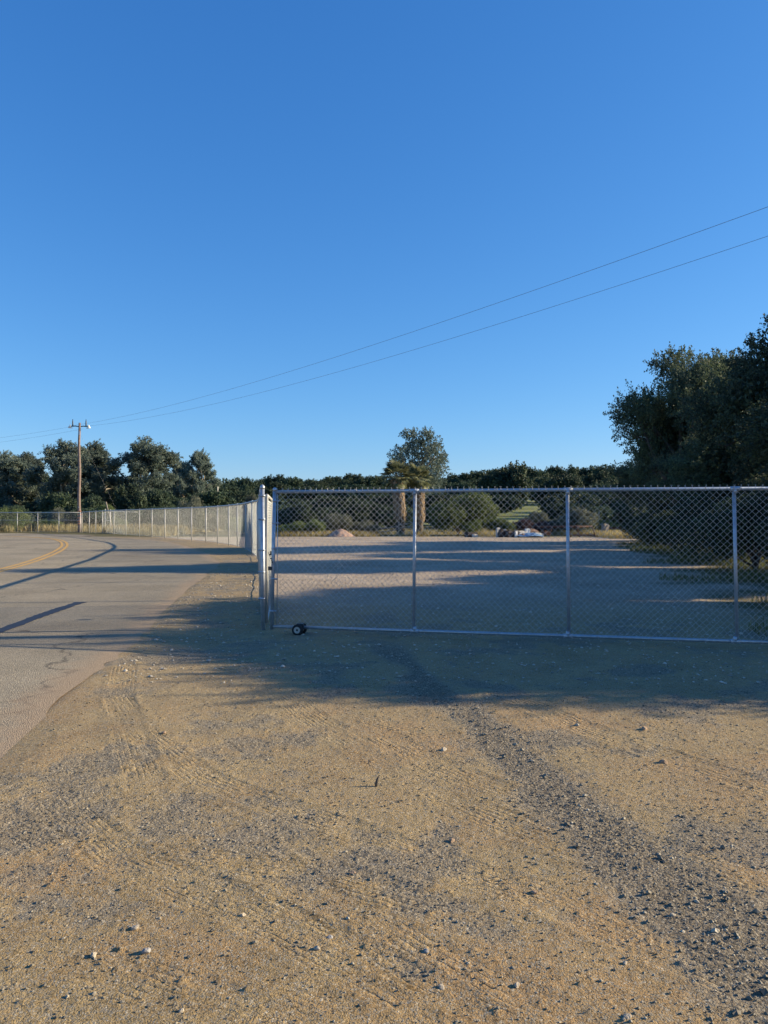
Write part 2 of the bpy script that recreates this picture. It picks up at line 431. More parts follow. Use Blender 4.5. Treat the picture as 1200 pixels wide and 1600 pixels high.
def ground_mat():
    m, n, l, b = new_mat('dirt_and_gravel')
    tc = n.new('ShaderNodeTexCoord')
    def noise(s, det=6, r=0.6):
        z = n.new('ShaderNodeTexNoise'); z.inputs['Scale'].default_value = s; z.inputs['Detail'].default_value = det
        z.inputs['Roughness'].default_value = r; l.new(tc.outputs['Object'], z.inputs['Vector']); return z.outputs['Fac']
    def vor(s):
        z = n.new('ShaderNodeTexVoronoi'); z.inputs['Scale'].default_value = s; l.new(tc.outputs['Object'], z.inputs['Vector']); return z
    def ramp(f, stops):
        c = n.new('ShaderNodeValToRGB'); e = c.color_ramp.elements
        e[0].position, e[0].color = stops[0][0], stops[0][1] + (1,)
        e[1].position, e[1].color = stops[-1][0], stops[-1][1] + (1,)
        for p, q in stops[1:-1]:
            k = e.new(p); k.color = q + (1,)
        l.new(f, c.inputs['Fac']); return c.outputs['Color']
    def mix(f, a, c, bt='MIX'):
        x = n.new('ShaderNodeMix'); x.data_type = 'RGBA'; x.blend_type = bt
        if isinstance(f, float): x.inputs[0].default_value = f
        else: l.new(f, x.inputs[0])
        l.new(a, x.inputs[6]); l.new(c, x.inputs[7]); return x.outputs[2]
    def attr(nm):
        a = n.new('ShaderNodeAttribute'); a.attribute_name = nm; return a.outputs['Fac']
    def math_(op, a, c):
        x = n.new('ShaderNodeMath'); x.operation = op; x.use_clamp = False
        for i, v in enumerate((a, c)):
            if isinstance(v, (int, float)): x.inputs[i].default_value = v
            else: l.new(v, x.inputs[i])
        return x.outputs[0]
    dirt = ramp(noise(1.7, 9, 0.72), [(0.25, (0.25, 0.155, 0.065)), (0.40, (0.29, 0.205, 0.102)), (0.52, (0.35, 0.255, 0.128)), (0.62, (0.42, 0.31, 0.16)), (0.74, (0.41, 0.262, 0.12))])
    fine = ramp(noise(95, 4, 0.7), [(0.34, (0.42, 0.40, 0.38)), (0.46, (0.95, 0.95, 0.95)), (0.68, (1.35, 1.35, 1.35))])
    og = n.new('ShaderNodeMapRange'); og.inputs['From Min'].default_value = 0.52; og.inputs['From Max'].default_value = 0.68; og.inputs['To Max'].default_value = 0.6
    l.new(noise(0.75, 6, 0.62), og.inputs['Value'])
    rust_c = n.new('ShaderNodeRGB'); rust_c.outputs[0].default_value = (0.36, 0.235, 0.115, 1)
    ra_ = n.new('ShaderNodeMath'); ra_.operation = 'MULTIPLY_ADD'; l.new(attr('rusty'), ra_.inputs[0]); ra_.inputs[1].default_value = 0.28; l.new(noise(2.2, 7, 0.7), ra_.inputs[2])
    rb_ = n.new('ShaderNodeMapRange'); rb_.inputs['From Min'].default_value = 0.52; rb_.inputs['From Max'].default_value = 0.80; rb_.inputs['To Max'].default_value = 0.9; l.new(ra_.outputs[0], rb_.inputs['Value'])
    dirt = mix(rb_.outputs[0], dirt, rust_c.outputs[0])
    dirt = mix(og.outputs[0], dirt, rust_c.outputs[0])
    dirt = mix(1.0, dirt, fine, 'MULTIPLY')
    v1 = vor(150); v2 = vor(60)
    # individual grit: each cell a grain of its own colour
    grit = ramp(v1.outputs['Color'], [(0.0, (0.07, 0.06, 0.05)), (0.4, (0.21, 0.18, 0.13)), (0.8, (0.34, 0.29, 0.21)), (1.0, (0.66, 0.6, 0.48))])
    grit2 = ramp(v2.outputs['Color'], [(0.0, (0.10, 0.09, 0.075)), (0.5, (0.23, 0.195, 0.145)), (1.0, (0.48, 0.42, 0.33))])
    gr = mix(0.5, grit, grit2)
    gmask = math_('ADD', attr('gravel'), math_('MULTIPLY', math_('SUBTRACT', noise(6, 6, 0.7), 0.5), 1.0))
    gm = n.new('ShaderNodeMapRange'); gm.inputs['From Min'].default_value = 0.2; gm.inputs['From Max'].default_value = 0.8
    gm.inputs['To Max'].default_value = 0.8
    l.new(gmask, gm.inputs['Value'])
    dk = n.new('ShaderNodeMapRange'); dk.inputs['From Min'].default_value = 0.6; dk.inputs['From Max'].default_value = 1.0; dk.inputs['To Max'].default_value = 0.55
    l.new(attr('gravel'), dk.inputs['Value'])
    dkc = n.new('ShaderNodeRGB'); dkc.outputs[0].default_value = (0.085, 0.078, 0.068, 1)
    gr = mix(dk.outputs[0], gr, dkc.outputs[0])
    col = mix(gm.outputs[0], dirt, gr)
    # scattered single grains over the dirt
    sp = n.new('ShaderNodeMapRange'); sp.inputs['From Min'].default_value = 0.66; sp.inputs['From Max'].default_value = 0.70; sp.inputs['To Max'].default_value = 0.8
    sx = n.new('ShaderNodeSeparateColor'); l.new(v1.outputs['Color'], sx.inputs[0]); l.new(sx.outputs[1], sp.inputs['Value'])
    col = mix(sp.outputs[0], col, grit)
    # the lot: pale crushed rock
    lc = ramp(noise(0.35, 8, 0.65), [(0.3, (0.30, 0.235, 0.17)), (0.5, (0.40, 0.32, 0.235)), (0.7, (0.50, 0.40, 0.30))])
    lc = mix(1.0, lc, ramp(noise(28, 8, 0.85), [(0.34, (0.45, 0.45, 0.47)), (0.5, (1, 1, 1)), (0.66, (1.4, 1.4, 1.38))]), 'MULTIPLY')
    col = mix(attr('lot'), col, lc)
    gc = ramp(noise(0.12, 6, 0.7), [(0.3, (0.07, 0.075, 0.03)), (0.5, (0.14, 0.125, 0.055)), (0.7, (0.24, 0.20, 0.095))])
    gc = mix(1.0, gc, ramp(noise(5, 6, 0.75), [(0.3, (0.5, 0.5, 0.5)), (0.7, (1.3, 1.3, 1.3))]), 'MULTIPLY')
    mc = ramp(noise(0.2, 6, 0.7), [(0.3, (0.11, 0.13, 0.05)), (0.5, (0.18, 0.20, 0.075)), (0.7, (0.28, 0.27, 0.12))])
    gc = mix(attr('meadow'), gc, mc)
    col = mix(attr('grass'), col, gc)
    l.new(col, b.inputs['Base Color'])
    b.inputs['Roughness'].default_value = 0.95; b.inputs['Specular IOR Level'].default_value = 0.15
    h = math_('ADD', math_('MULTIPLY', noise(85, 5, 0.75), 0.009), math_('MULTIPLY', v1.outputs['Distance'], -0.004))
    h = math_('ADD', h, math_('MULTIPLY', math_('MULTIPLY', v2.outputs['Distance'], attr('gravel')), -0.009))
    h = math_('ADD', h, math_('MULTIPLY', noise(9, 6, 0.75), 0.012))
    # tyre tread: fine grooves running along each track, cut by cross lugs
    wob = math_('MULTIPLY', noise(14, 4, 0.7), 0.9)
    ph = math_('ADD', attr('tread_off'), wob)
    rib = math_('POWER', math_('ABSOLUTE', math_('COSINE', math_('MULTIPLY', ph, PI), 0), 0), 0.5)
    lug = math_('COSINE', math_('ADD', math_('MULTIPLY', attr('tread_len'), 150.0), math_('MULTIPLY', attr('tread_off'), 4.0)), 0)
    brk = n.new('ShaderNodeMapRange'); brk.inputs['From Min'].default_value = 0.42; brk.inputs['From Max'].default_value = 0.58
    l.new(noise(5, 4, 0.7), brk.inputs['Value'])
    tr_ = math_('MULTIPLY', math_('MULTIPLY', math_('ADD', rib, math_('MULTIPLY', lug, 0.07)), attr('tread')), brk.outputs[0])
    h = math_('ADD', h, math_('MULTIPLY', tr_, 0.0105))
    # dried-mud cracks here and there
    vc = n.new('ShaderNodeTexVoronoi'); vc.feature = 'DISTANCE_TO_EDGE'; vc.inputs['Scale'].default_value = 17
    wv_ = n.new('ShaderNodeTexNoise'); wv_.inputs['Scale'].default_value = 12; wv_.inputs['Detail'].default_value = 5; l.new(tc.outputs['Object'], wv_.inputs['Vector'])
    vm = n.new('ShaderNodeMix'); vm.data_type = 'RGBA'; vm.inputs[0].default_value = 0.12; l.new(tc.outputs['Object'], vm.inputs[6]); l.new(wv_.outputs['Color'], vm.inputs[7])
    l.new(vm.outputs[2], vc.inputs['Vector'])
    ck = n.new('ShaderNodeMapRange'); ck.inputs['From Max'].default_value = 0.05; ck.inputs['To Min'].default_value = 1.0; ck.inputs['To Max'].default_value = 0.0
    l.new(vc.outputs['Distance'], ck.inputs['Value'])
    cmk = n.new('ShaderNodeMapRange'); cmk.inputs['From Min'].default_value = 0.52; cmk.inputs['From Max'].default_value = 0.62
    l.new(noise(1.7, 4, 0.6), cmk.inputs['Value'])
    h = math_('SUBTRACT', h, math_('MULTIPLY', math_('MULTIPLY', ck.outputs[0], cmk.outputs[0]), 0.006))
    bp = n.new('ShaderNodeBump'); bp.inputs['Strength'].default_value = 1.0; bp.inputs['Distance'].default_value = 1.0
    l.new(h, bp.inputs['Height']); l.new(bp.outputs['Normal'], b.inputs['Normal'])
    return m
ground = link('ground', gme, ground_mat()); props(ground, kind='structure')

# ------------------------------------------------------------------ road
def road_mat():
    m, n, l, b = new_mat('asphalt')
    tc = n.new('ShaderNodeTexCoord')
    def noise(s, det=6, r=0.6):
        z = n.new('ShaderNodeTexNoise'); z.inputs['Scale'].default_value = s; z.inputs['Detail'].default_value = det
        z.inputs['Roughness'].default_value = r; l.new(tc.outputs['Object'], z.inputs['Vector']); return z.outputs['Fac']
    def ramp(f, stops):
        c = n.new('ShaderNodeValToRGB'); e = c.color_ramp.elements
        e[0].position, e[0].color = stops[0][0], stops[0][1] + (1,)
        e[1].position, e[1].color = stops[-1][0], stops[-1][1] + (1,)
        for p, q in stops[1:-1]:
            k = e.new(p); k.color = q + (1,)
        l.new(f, c.inputs['Fac']); return c.outputs['Color']
    def mix(f, a, c, bt='MIX'):
        x = n.new('ShaderNodeMix'); x.data_type = 'RGBA'; x.blend_type = bt
        if isinstance(f, float): x.inputs[0].default_value = f
        else: l.new(f, x.inputs[0])
        l.new(a, x.inputs[6]); l.new(c, x.inputs[7]); return x.outputs[2]
    base = ramp(noise(0.5, 7, 0.6), [(0.3, (0.24, 0.205, 0.145)), (0.5, (0.29, 0.25, 0.18)), (0.7, (0.335, 0.285, 0.205))])
    v = n.new('ShaderNodeTexVoronoi'); v.inputs['Scale'].default_value = 120; l.new(tc.outputs['Object'], v.inputs['Vector'])
    agg = ramp(v.outputs['Color'], [(0.0, (0.5, 0.5, 0.5)), (0.5, (1, 1, 1)), (1.0, (1.7, 1.65, 1.6))])
    col = mix(1.0, base, agg, 'MULTIPLY')
    ve = n.new('ShaderNodeTexVoronoi'); ve.feature = 'DISTANCE_TO_EDGE'; ve.inputs['Scale'].default_value = 0.42
    wn = n.new('ShaderNodeTexNoise'); wn.inputs['Scale'].default_value = 1.6; wn.inputs['Detail'].default_value = 7; l.new(tc.outputs['Object'], wn.inputs['Vector'])
    wm = n.new('ShaderNodeMix'); wm.data_type = 'RGBA'; wm.inputs[0].default_value = 0.45; l.new(tc.outputs['Object'], wm.inputs[6]); l.new(wn.outputs['Color'], wm.inputs[7])
    l.new(wm.outputs[2], ve.inputs['Vector'])
    cr_ = n.new('ShaderNodeMapRange'); cr_.inputs['From Max'].default_value = 0.006; cr_.inputs['To Min'].default_value = 0.75; cr_.inputs['To Max'].default_value = 0.0
    l.new(ve.outputs['Distance'], cr_.inputs['Value'])
    ck_ = n.new('ShaderNodeRGB'); ck_.outputs[0].default_value = (0.07, 0.06, 0.05, 1)
    col = mix(cr_.outputs[0], col, ck_.outputs[0])
    col = mix(1.0, col, ramp(noise(0.16, 4, 0.5), [(0.35, (0.80, 0.79, 0.80)), (0.5, (1.0, 1.0, 1.0)), (0.65, (1.1, 1.08, 1.05))]), 'MULTIPLY')
    # sand drifted over the edge
    a = n.new('ShaderNodeAttribute'); a.attribute_name = 'sand'
    ad = n.new('ShaderNodeMath'); ad.operation = 'MULTIPLY_ADD'; l.new(noise(3.5, 7, 0.75), ad.inputs[0]); ad.inputs[1].default_value = 1.4; l.new(a.outputs['Fac'], ad.inputs[2])
    mr = n.new('ShaderNodeMapRange'); mr.inputs['From Min'].default_value = 0.95; mr.inputs['From Max'].default_value = 1.5; mr.inputs['To Max'].default_value = 0.9
    l.new(ad.outputs[0], mr.inputs['Value'])
    sand = ramp(noise(60, 5, 0.7), [(0.3, (0.26, 0.19, 0.12)), (0.7, (0.50, 0.37, 0.24))])
    col = mix(mr.outputs[0], col, sand)
    l.new(col, b.inputs['Base Color']); b.inputs['Roughness'].default_value = 0.9; b.inputs['Specular IOR Level'].default_value = 0.2
    bp = n.new('ShaderNodeBump'); bp.inputs['Strength'].default_value = 0.7; bp.inputs['Distance'].default_value = 0.012
    mu = n.new('ShaderNodeMath'); mu.operation = 'ADD'; l.new(noise(70, 4, 0.7), mu.inputs[0]); l.new(v.outputs['Distance'], mu.inputs[1])
    l.new(mu.outputs[0], bp.inputs['Height']); l.new(bp.outputs['Normal'], b.inputs['Normal'])
    return m
# rows run along y; each row spans from far left to the ragged right edge
ry = np.array(list(axis([(-6, 2, 0.5), (2, 12, 0.06), (12, 30, 0.15), (30, 66, 0.4)])))
ts = 1 - np.geomspace(1, 0.0008, 90); ts = np.append(ts, 1.0)
RX = []; RY = []
for y in ry:
    xr = float(road_right(np.array(y))) + float(vnoise(np.array(y), np.array(0.3), 0.8) * 0.22 + vnoise(np.array(y), np.array(5.3), 4.0) * 0.10)
    if y > 58: xr = min(xr, -19.0 - (y - 58) * 1.5)
    xl = -120.0
    RX.append(xl + (xr - xl) * ts); RY.append(np.full(ts.shape, y))
RX = np.array(RX); RY = np.array(RY)
def road_z(x, y):
    return 0.012 + 0.0 * x
RZ = road_z(RX, RY) - 0.0 * RX
idx = np.arange(RX.size).reshape(RX.shape)
F = np.stack([idx[:-1, :-1], idx[:-1, 1:], idx[1:, 1:], idx[1:, :-1]], -1).reshape(-1, 4)
rme = np_mesh('road', np.stack([RX, RY, RZ], -1).reshape(-1, 3), F, True)
sand = np.clip(1 - (RX[:, -1:] - RX) / 0.7, 0, 1) ** 1.2
a4 = rme.attributes.new('sand', 'FLOAT', 'POINT'); a4.data.foreach_set('value', sand.astype(np.float32).ravel())
road = link('road', rme, road_mat()); props(road, kind='structure')

def stripe(name, px, width, m, lift=0.006, offs=0.0, worn=0.0):
    """painted or sealed line following photo pixels on the road"""
    P = [Vector((*gp(*p), 0)) for p in px]
    pts = []
    for i in range(len(P) - 1):            # Catmull-Rom
        p0 = P[max(i - 1, 0)]; p1 = P[i]; p2 = P[i + 1]; p3 = P[min(i + 2, len(P) - 1)]
        for k in range(14):
            t = k / 14
            pts.append(0.5 * ((2 * p1) + (p2 - p0) * t + (2 * p0 - 5 * p1 + 4 * p2 - p3) * t * t + (3 * p1 - p0 - 3 * p2 + p3) * t ** 3))
    pts.append(P[-1])
    v = []; f = []
    for i, p in enumerate(pts):
        t = (pts[min(i + 1, len(pts) - 1)] - pts[max(i - 1, 0)]).normalized(); s = Vector((t.y, -t.x, 0))
        wv = width * (1 + worn * random.uniform(-1, 1))
        for q in (-0.5, -0.17, 0.17, 0.5):
            c = p + s * (offs + q * wv)
            v.append((c.x, c.y, float(road_z(np.array(c.x), np.array(c.y))) + lift))
    for i in range(len(pts) - 1):
        for k in range(3):
            f.append((i * 4 + k, i * 4 + k + 1, i * 4 + k + 5, i * 4 + k + 4))
    me = bpy.data.meshes.new(name); me.from_pydata(v, [], f); me.update()
    o = link(name, me, m); props(o, kind='structure'); return o
def worn_paint():
    m = mat('worn_yellow_paint', (0.60, 0.33, 0.065), 0.8, 0, 0.2, 3)
    n = m.node_tree.nodes; l = m.node_tree.links; b = n['Principled BSDF']
    src = b.inputs['Base Color'].links[0].from_socket
    tc = n.new('ShaderNodeTexCoord'); z = n.new('ShaderNodeTexNoise'); z.inputs['Scale'].default_value = 9; z.inputs['Detail'].default_value = 9; z.inputs['Roughness'].default_value = 0.8
    l.new(tc.outputs['Object'], z.inputs['Vector'])
    r = n.new('ShaderNodeMapRange'); r.inputs['From Min'].default_value = 0.46; r.inputs['From Max'].default_value = 0.66; l.new(z.outputs['Fac'], r.inputs['Value'])
    x = n.new('ShaderNodeMix'); x.data_type = 'RGBA'; l.new(r.outputs[0], x.inputs[0]); l.new(src, x.inputs[6]); x.inputs[7].default_value = (0.30, 0.24, 0.14, 1)
    l.new(x.outputs[2], b.inputs['Base Color']); return m
M['yellow'] = worn_paint()
M['tar'] = mat('black_tar', (0.03, 0.03, 0.033), 0.6, 0, 0.25, 5)  # near-black colour standing in for shade on the asphalt
cl = [(-300, 980), (-150, 930), (-60, 907), (0, 892), (40, 881), (72, 870), (93, 860), (101, 852), (96, 846), (80, 842.2), (40, 839.3), (0, 838), (-60, 837)]
stripe('road_marking', cl, 0.13, M['yellow'], 0.007, -0.125, 0.08)
stripe('road_marking', cl, 0.13, M['yellow'], 0.007, 0.125, 0.08)
stripe('tar_seal', [(-160, 1040), (-60, 1008), (10, 984), (60, 965), (100, 951), (128, 942)], 0.2, M['tar'], 0.006, 0, 0.2)  # cast shadow on the near road, painted as a dark ribbon; caster not modelled

# ------------------------------------------------------------------ chain link
PITCH = 0.076
def chainlink(name, width, h0, h1, z0=0.05, r=0.0021, sides=4, spikes=False):
    """woven zigzag wires; top height varies linearly from h0 to h1"""
    hp = PITCH / 2
    nw = int(width / hp)
    V = []; Fs = []; base = 0
    ang = np.arange(sides) * 2 * PI / sides + PI / 4
    ring = np.stack([np.cos(ang) * r * 1.35, np.sin(ang) * r, np.zeros(sides)], -1)
    for i in range(nw):
        ht = h0 + (h1 - h0) * (i * hp / width)
        n = max(2, int((ht - z0) / hp) + 1)
        k = np.arange(n)
        s = ((k + i) & 1)
        x = (i + s) * hp; z = z0 + k * hp
        y = np.where(s == 0, -1, 1) * r * 0.9
        P = np.stack([x, y, z], -1) + R.normal(0, 0.0008, (n, 3)) * [1, 1, 1]
        vv = (P[:, None, :] + ring[None]).reshape(-1, 3)
        id0 = base + (np.arange(n - 1)[:, None] * sides + np.arange(sides)[None])
        id1 = base + (np.arange(n - 1)[:, None] * sides + (np.arange(sides)[None] + 1) % sides)
        Fs.append(np.stack([id0, id1, id1 + sides, id0 + sides], -1).reshape(-1, 4)); V.append(vv); base += len(vv)
        if spikes and i % 2 == 0:
            for sg in (-1, 1):
                a = R.normal(0, 0.003, 2)
                P = np.array([[x[-1], 0, z[-1]], [x[-1] + a[0], a[1], z[-1] + 0.026], [x[-1] + sg * 0.006 + a[0], a[1], z[-1] + 0.045]])
                vv = (P[:, None, :] + ring[None]).reshape(-1, 3)
                id0 = base + (np.arange(2)[:, None] * sides + np.arange(sides)[None])
                id1 = base + (np.arange(2)[:, None] * sides + (np.arange(sides)[None] + 1) % sides)
                Fs.append(np.stack([id0, id1, id1 + sides, id0 + sides], -1).reshape(-1, 4)); V.append(vv); base += len(vv)
    return np_mesh(name, np.concatenate(V), np.concatenate(Fs), True)

# ---- the long gate
GL = Vector((-1.45, 10.05)); GR = Vector((4.05, 8.86))
gang = math.atan2(GR.y - GL.y, GR.x - GL.x)
SP = (GR - GL).length / 3
gate = empty('rolling_gate', (GL.x, GL.y, 0), gang, 'wide galvanised chain link gate closed across the gravel lot entrance', 'gate')
W4 = SP * 4
MB().tube([(0, 0, 0.10), (W4, 0, 0.10)], 0.021, 12).build('bottom_rail', M['galv_rail'], gate, True)
MB().tube([(0.03, 0, 1.86), (W4, 0, 1.86)], 0.021, 12).build('top_rail', M['galv_rail'], gate, True)
for k in range(5):
    x = k * SP
    if k == 0:
        p = MB().tube([(-0.02, 0, 0.06), (0.02, 0, 1.885)], 0.0235, 14)
        e = p.build('end_post', M['galv'], gate, True)
        MB().lathe([(0.026, -0.02), (0.027, 0.0), (0.024, 0.012), (0.014, 0.024), (0.002, 0.028)], (0.021, 0, 1.89)).build('post_cap', M['galv'], e, True)
        MB().tube([(0.055, -0.004, 0.12), (0.062, -0.004, 1.83)], 0.006, 6).build('tension_bar', M['galv'], e, True)
        for z in (0.3, 0.72, 1.12, 1.45, 1.74):
            m = MB(); xx = -0.02 + 0.04 * z / 1.9
            m.lathe([(0.0265, -0.012), (0.0265, 0.012)], (xx, 0, z), 14); m.box((xx + 0.045, -0.004, z), (0.045, 0.008, 0.022)); m.tube([(xx + 0.035, -0.022, z), (xx + 0.035, 0.014, z)], 0.005, 6)
            m.build('clamp_band', M['galv'], e, True)
    else:
        ln = (-0.012, 0.01, 0.018, 0.02)[k - 1]
        e = MB().tube([(x + ln, 0, 0.10), (x - ln * 0.6, 0, 1.86)], 0.0205, 12).build('upright', M['galv'], gate, True)
        for z in (0.10, 1.86):
            m = MB()
            m.tube([(x - 0.055, 0, z), (x + 0.055, 0, z)], 0.026, 12); m.lathe([(0.026, 0), (0.026, 0.055)], (x, 0, z if z < 1 else z - 0.055), 12)
            m.tube([(x - 0.04, -0.03, z - .012), (x - 0.04, 0.03, z - .012)], 0.006, 6); m.tube([(x + 0.04, -0.03, z - .012), (x + 0.04, 0.03, z - .012)], 0.006, 6)
            m.build('rail_clamp', M['galv'], e, True)
cm = chainlink('chain_link', W4 - 0.07, 1.875, 1.875, 0.115, 0.0018, 4, True)
link('chain_link', cm, M['wire'], gate, (0.065, -0.024, 0.0))
# twist ties along top rail
m = MB()
for i in range(int(W4 / 0.3)):
    x = 0.2 + i * 0.3
    m.tube([(x, -0.026, 1.835), (x + 0.004, -0.027, 1.885), (x + 0.004, 0.02, 1.886)], 0.003, 5)
    m.tube([(x, -0.026, 0.125), (x + 0.004, -0.027, 0.075), (x + 0.004, 0.02, 0.074)], 0.003, 5)
m.build('wire_tie', M['wire'], gate)['kind'] = 'stuff'
# wheels: a pair astride the bottom rail
wx = 0.36
ax = MB(); ax.tube([(wx, -0.09, 0.075), (wx, 0.12, 0.075)], 0.010, 8)
ax.box((wx + 0.02, 0.0, 0.115), (0.09, 0.07, 0.07)); ax.box((wx, -0.035, 0.095), (0.05, 0.006, 0.08)); ax.box((wx, 0.055, 0.095), (0.05, 0.006, 0.08))
axle = ax.build('wheel_bracket', M['darkmetal'], gate, False)
for y in (-0.075, 0.095):
    wl = MB().lathe([(0.030, -0.022), (0.062, -0.024), (0.071, -0.018), (0.074, 0), (0.071, 0.018), (0.062, 0.024), (0.030, 0.022)], (wx, y, 0.075), 28, 'Y').build('wheel', M['rubber'], gate, True)
    rm_ = MB().lathe([(0.012, -0.020), (0.020, -0.028), (0.032, -0.025), (0.040, -0.0255), (0.042, -0.0265), (0.042, 0.026), (0.03, 0.026), (0.012, 0.03)], (wx, y, 0.075), 28, 'Y')
    rm_.build('rim', M['rim'], wl, True)
# latch chain
m = MB()
for i in range(7):
    a = i * 0.024
    m.lathe([(0.010, -0.002), (0.012, 0.0), (0.010, 0.002)], (-0.05 + a * 0.4, -0.03 + 0.004 * (i % 2), 1.06 - a), 8, 'Y' if i % 2 else 'X')
m.box((-0.03, -0.04, 0.86), (0.045, 0.02, 0.05))
m.build('latch_chain', M['darkmetal'], gate)

# hinge side post, just outside the frame to the right
hx = GL + (GR - GL).normalized() * (W4 + 0.16)
p = MB().tube([(0, 0, -0.3), (0, 0, 1.96)], 0.044, 16); p.lathe([(0.047, 1.95), (0.047, 1.97), (0.03, 1.995), (0.003, 2.005)])
o = p.build('hinge_post', M['galv'], None, True, (hx.x, hx.y, 0)); props(o, 'thick galvanised hinge post at the right end of the wide gate', 'post')

# latch-side post
gx, gy = at(410, 10.45), 10.45
post = empty('gate_post', (gx, gy, 0), 0, 'thick galvanised steel post between the road fence and the gate wheel end', 'post')
MB().tube([(0.012, 0, -0.3), (0.0, 0, 1.94)], 0.0285, 18).build('pole', M['galv'], post, True)
MB().lathe([(0.034, 1.915), (0.034, 1.935), (0.031, 1.945), (0.02, 1.965), (0.003, 1.972)], (0, 0, 0), 18).build('post_cap', M['galv'], post, True)
for z in (0.42, 0.78, 1.08, 1.5, 1.82):
    m = MB().lathe([(0.0345, z - 0.012), (0.0345, z + 0.012)], (0.005, 0, 0), 18); m.box((-0.035, 0, z), (0.04, 0.008, 0.024)); m.tube([(-0.045, -0.012, z), (-0.045, 0.012, z)], 0.005, 6)
    m.build('clamp_band', M['galv'], post, True)

# narrow leaf standing open, running back from that post
A = Vector((gx + 0.05, gy + 0.05)); B = Vector((at(424.3, 13.3), 13.3))
leaf = empty('walk_gate', (A.x, A.y, 0), math.atan2(B.y - A.y, B.x - A.x), 'narrow chain link gate leaf swung back edge-on beside the thick post', 'gate')
L = (B - A).length
MB().tube([(0, 0, 0.08), (0, 0, 1.83), (L, 0, 1.83), (L, 0, 0.08)], 0.021, 10).build('frame', M['galv_old'], leaf, True)
MB().tube([(0, 0, 0.10), (L, 0, 0.10)], 0.019, 10).build('bottom_rail', M['galv_old'], leaf, True)
link('chain_link', chainlink('chain_link', L - 0.02, 1.80, 1.80, 0.11, 0.0026, 4), M['wire_old'], leaf, (0.01, 0, 0))
MB().box((L * 0.4, -0.03, 0.98), (0.10, 0.02, 0.06)).build('latch', M['darkmetal'], leaf)

# ---- fence runs
def fence(name, pts, label, mid=False, group=None, sides=3):
    """pts: (x, y, top z) along the line"""
    root = empty(name, (pts[0][0], pts[0][1], 0), 0, label, 'fence', group)
    ox, oy = pts[0][0], pts[0][1]
    rail = []
    for i, (x, y, z) in enumerate(pts):
        if y < 12: rail.append((x - ox, y - oy, z)); continue      # ends on the thick gate post
        m = MB().tube([(x - ox, y - oy, -0.2), (x - ox, y - oy, z + 0.03)], 0.032, 10)
        m.lathe([(0.036, z + 0.01), (0.036, z + 0.03), (0.02, z + 0.06), (0.003, z + 0.065)], (x - ox, y - oy, 0), 10)
        m.build('fence_post', M['galv_old'], root, True)
        rail.append((x - ox, y - oy, z))
    MB().tube(rail, 0.038, 10).build('top_rail', M['galv_old'], root, True)
    MB().tube([(p[0], p[1], 0.07) for p in rail], 0.006, 5).build('tension_wire', M['galv_old'], root, True)
    if mid: MB().tube([(p[0], p[1], p[2] * 0.62) for p in rail], 0.018, 6).build('middle_rail', M['galv_old'], root, True)
    for a, b in zip(pts[:-1], pts[1:]):
        wd = math.hypot(b[0] - a[0], b[1] - a[1])
        me = chainlink('mesh_panel', wd, a[2], b[2], 0.06, 0.0021, sides)
        link('mesh_panel', me, M['wire_old'], root, (a[0] - ox, a[1] - oy, 0), (0, 0, math.atan2(b[1] - a[1], b[0] - a[0])))
    return root
def fp(px, py, pt):
    x, y = gp(px, py); return (x, y, zt(pt, y))
run = [fp(128, 833, 800.5), fp(139.5, 833.2, 799.5), fp(149.6, 833.4, 799), fp(160, 833.6, 798.5), fp(178, 835, 797.5), fp(197, 836.8, 797), fp(218, 838.2, 796.3), fp(237.5, 839.4, 795.5),
       fp(257.8, 840.9, 794.8), fp(278.3, 842.8, 794.3), fp(299.4, 845, 793.5), fp(322, 847, 792.6), fp(340, 849.3, 791.3), fp(357.5, 852, 789.8), fp(371, 855, 788.3), fp(384, 859, 786.3), fp(394, 866, 784)]
for px_, d_ in ((402.5, 27.6), (404.6, 22.5), (406.2, 18.0), (407.6, 14.0), (409.2, 10.62)):
    run.append((at(px_, d_), d_, 1.9 + 0.2 * (d_ - 10.6) / 20))
fence('chain_link_fence', run, 'long galvanised chain link fence curving along the right side of the road')
farrun = [(at(px, 69.2 + (125 - px) * 0.01), 69.2 + (125 - px) * 0.01, 1.82) for px in (125.5, 92, 59, 27, -6, -40, -74)]
fence('chain_link_fence', farrun, 'far chain link fence across the road bend behind the tall brown utility pole', True)

# small braced gate frame inside the fence corner
bx, by = at(164.5, 70), 70.0
g2 = empty('wire_gate_frame', (bx, by, 0), math.radians(-18), 'small pipe gate frame with a leaning timber beside the far fence corner', 'gate frame')
MB().tube([(0, 0, 0), (0, 0, 2.15)], 0.05, 8).build('upright', M['galv_old'], g2, True)
MB().tube([(0.55, 0, 0), (0.55, 0, 2.1)], 0.045, 8).build('upright', M['galv_old'], g2, True)
MB().tube([(0, 0, 1.95), (3.4, 0, 1.85)], 0.03, 8).build('cross_rail', M['galv_old'], g2, True)
MB().tube([(0, 0, 1.1), (0.55, 0, 1.1)], 0.03, 8).build('cross_rail', M['galv_old'], g2, True)
MB().tube([(0, 0, 0.35), (3.4, 0, 0.3)], 0.03, 8).build('cross_rail', M['galv_old'], g2, True)
MB().box((0.38, 0.12, 1.35), (0.11, 0.06, 3.0), 0, Matrix.Rotation(math.radians(-16), 3, 'Y')).build('leaning_timber', M['oldwood'], g2)

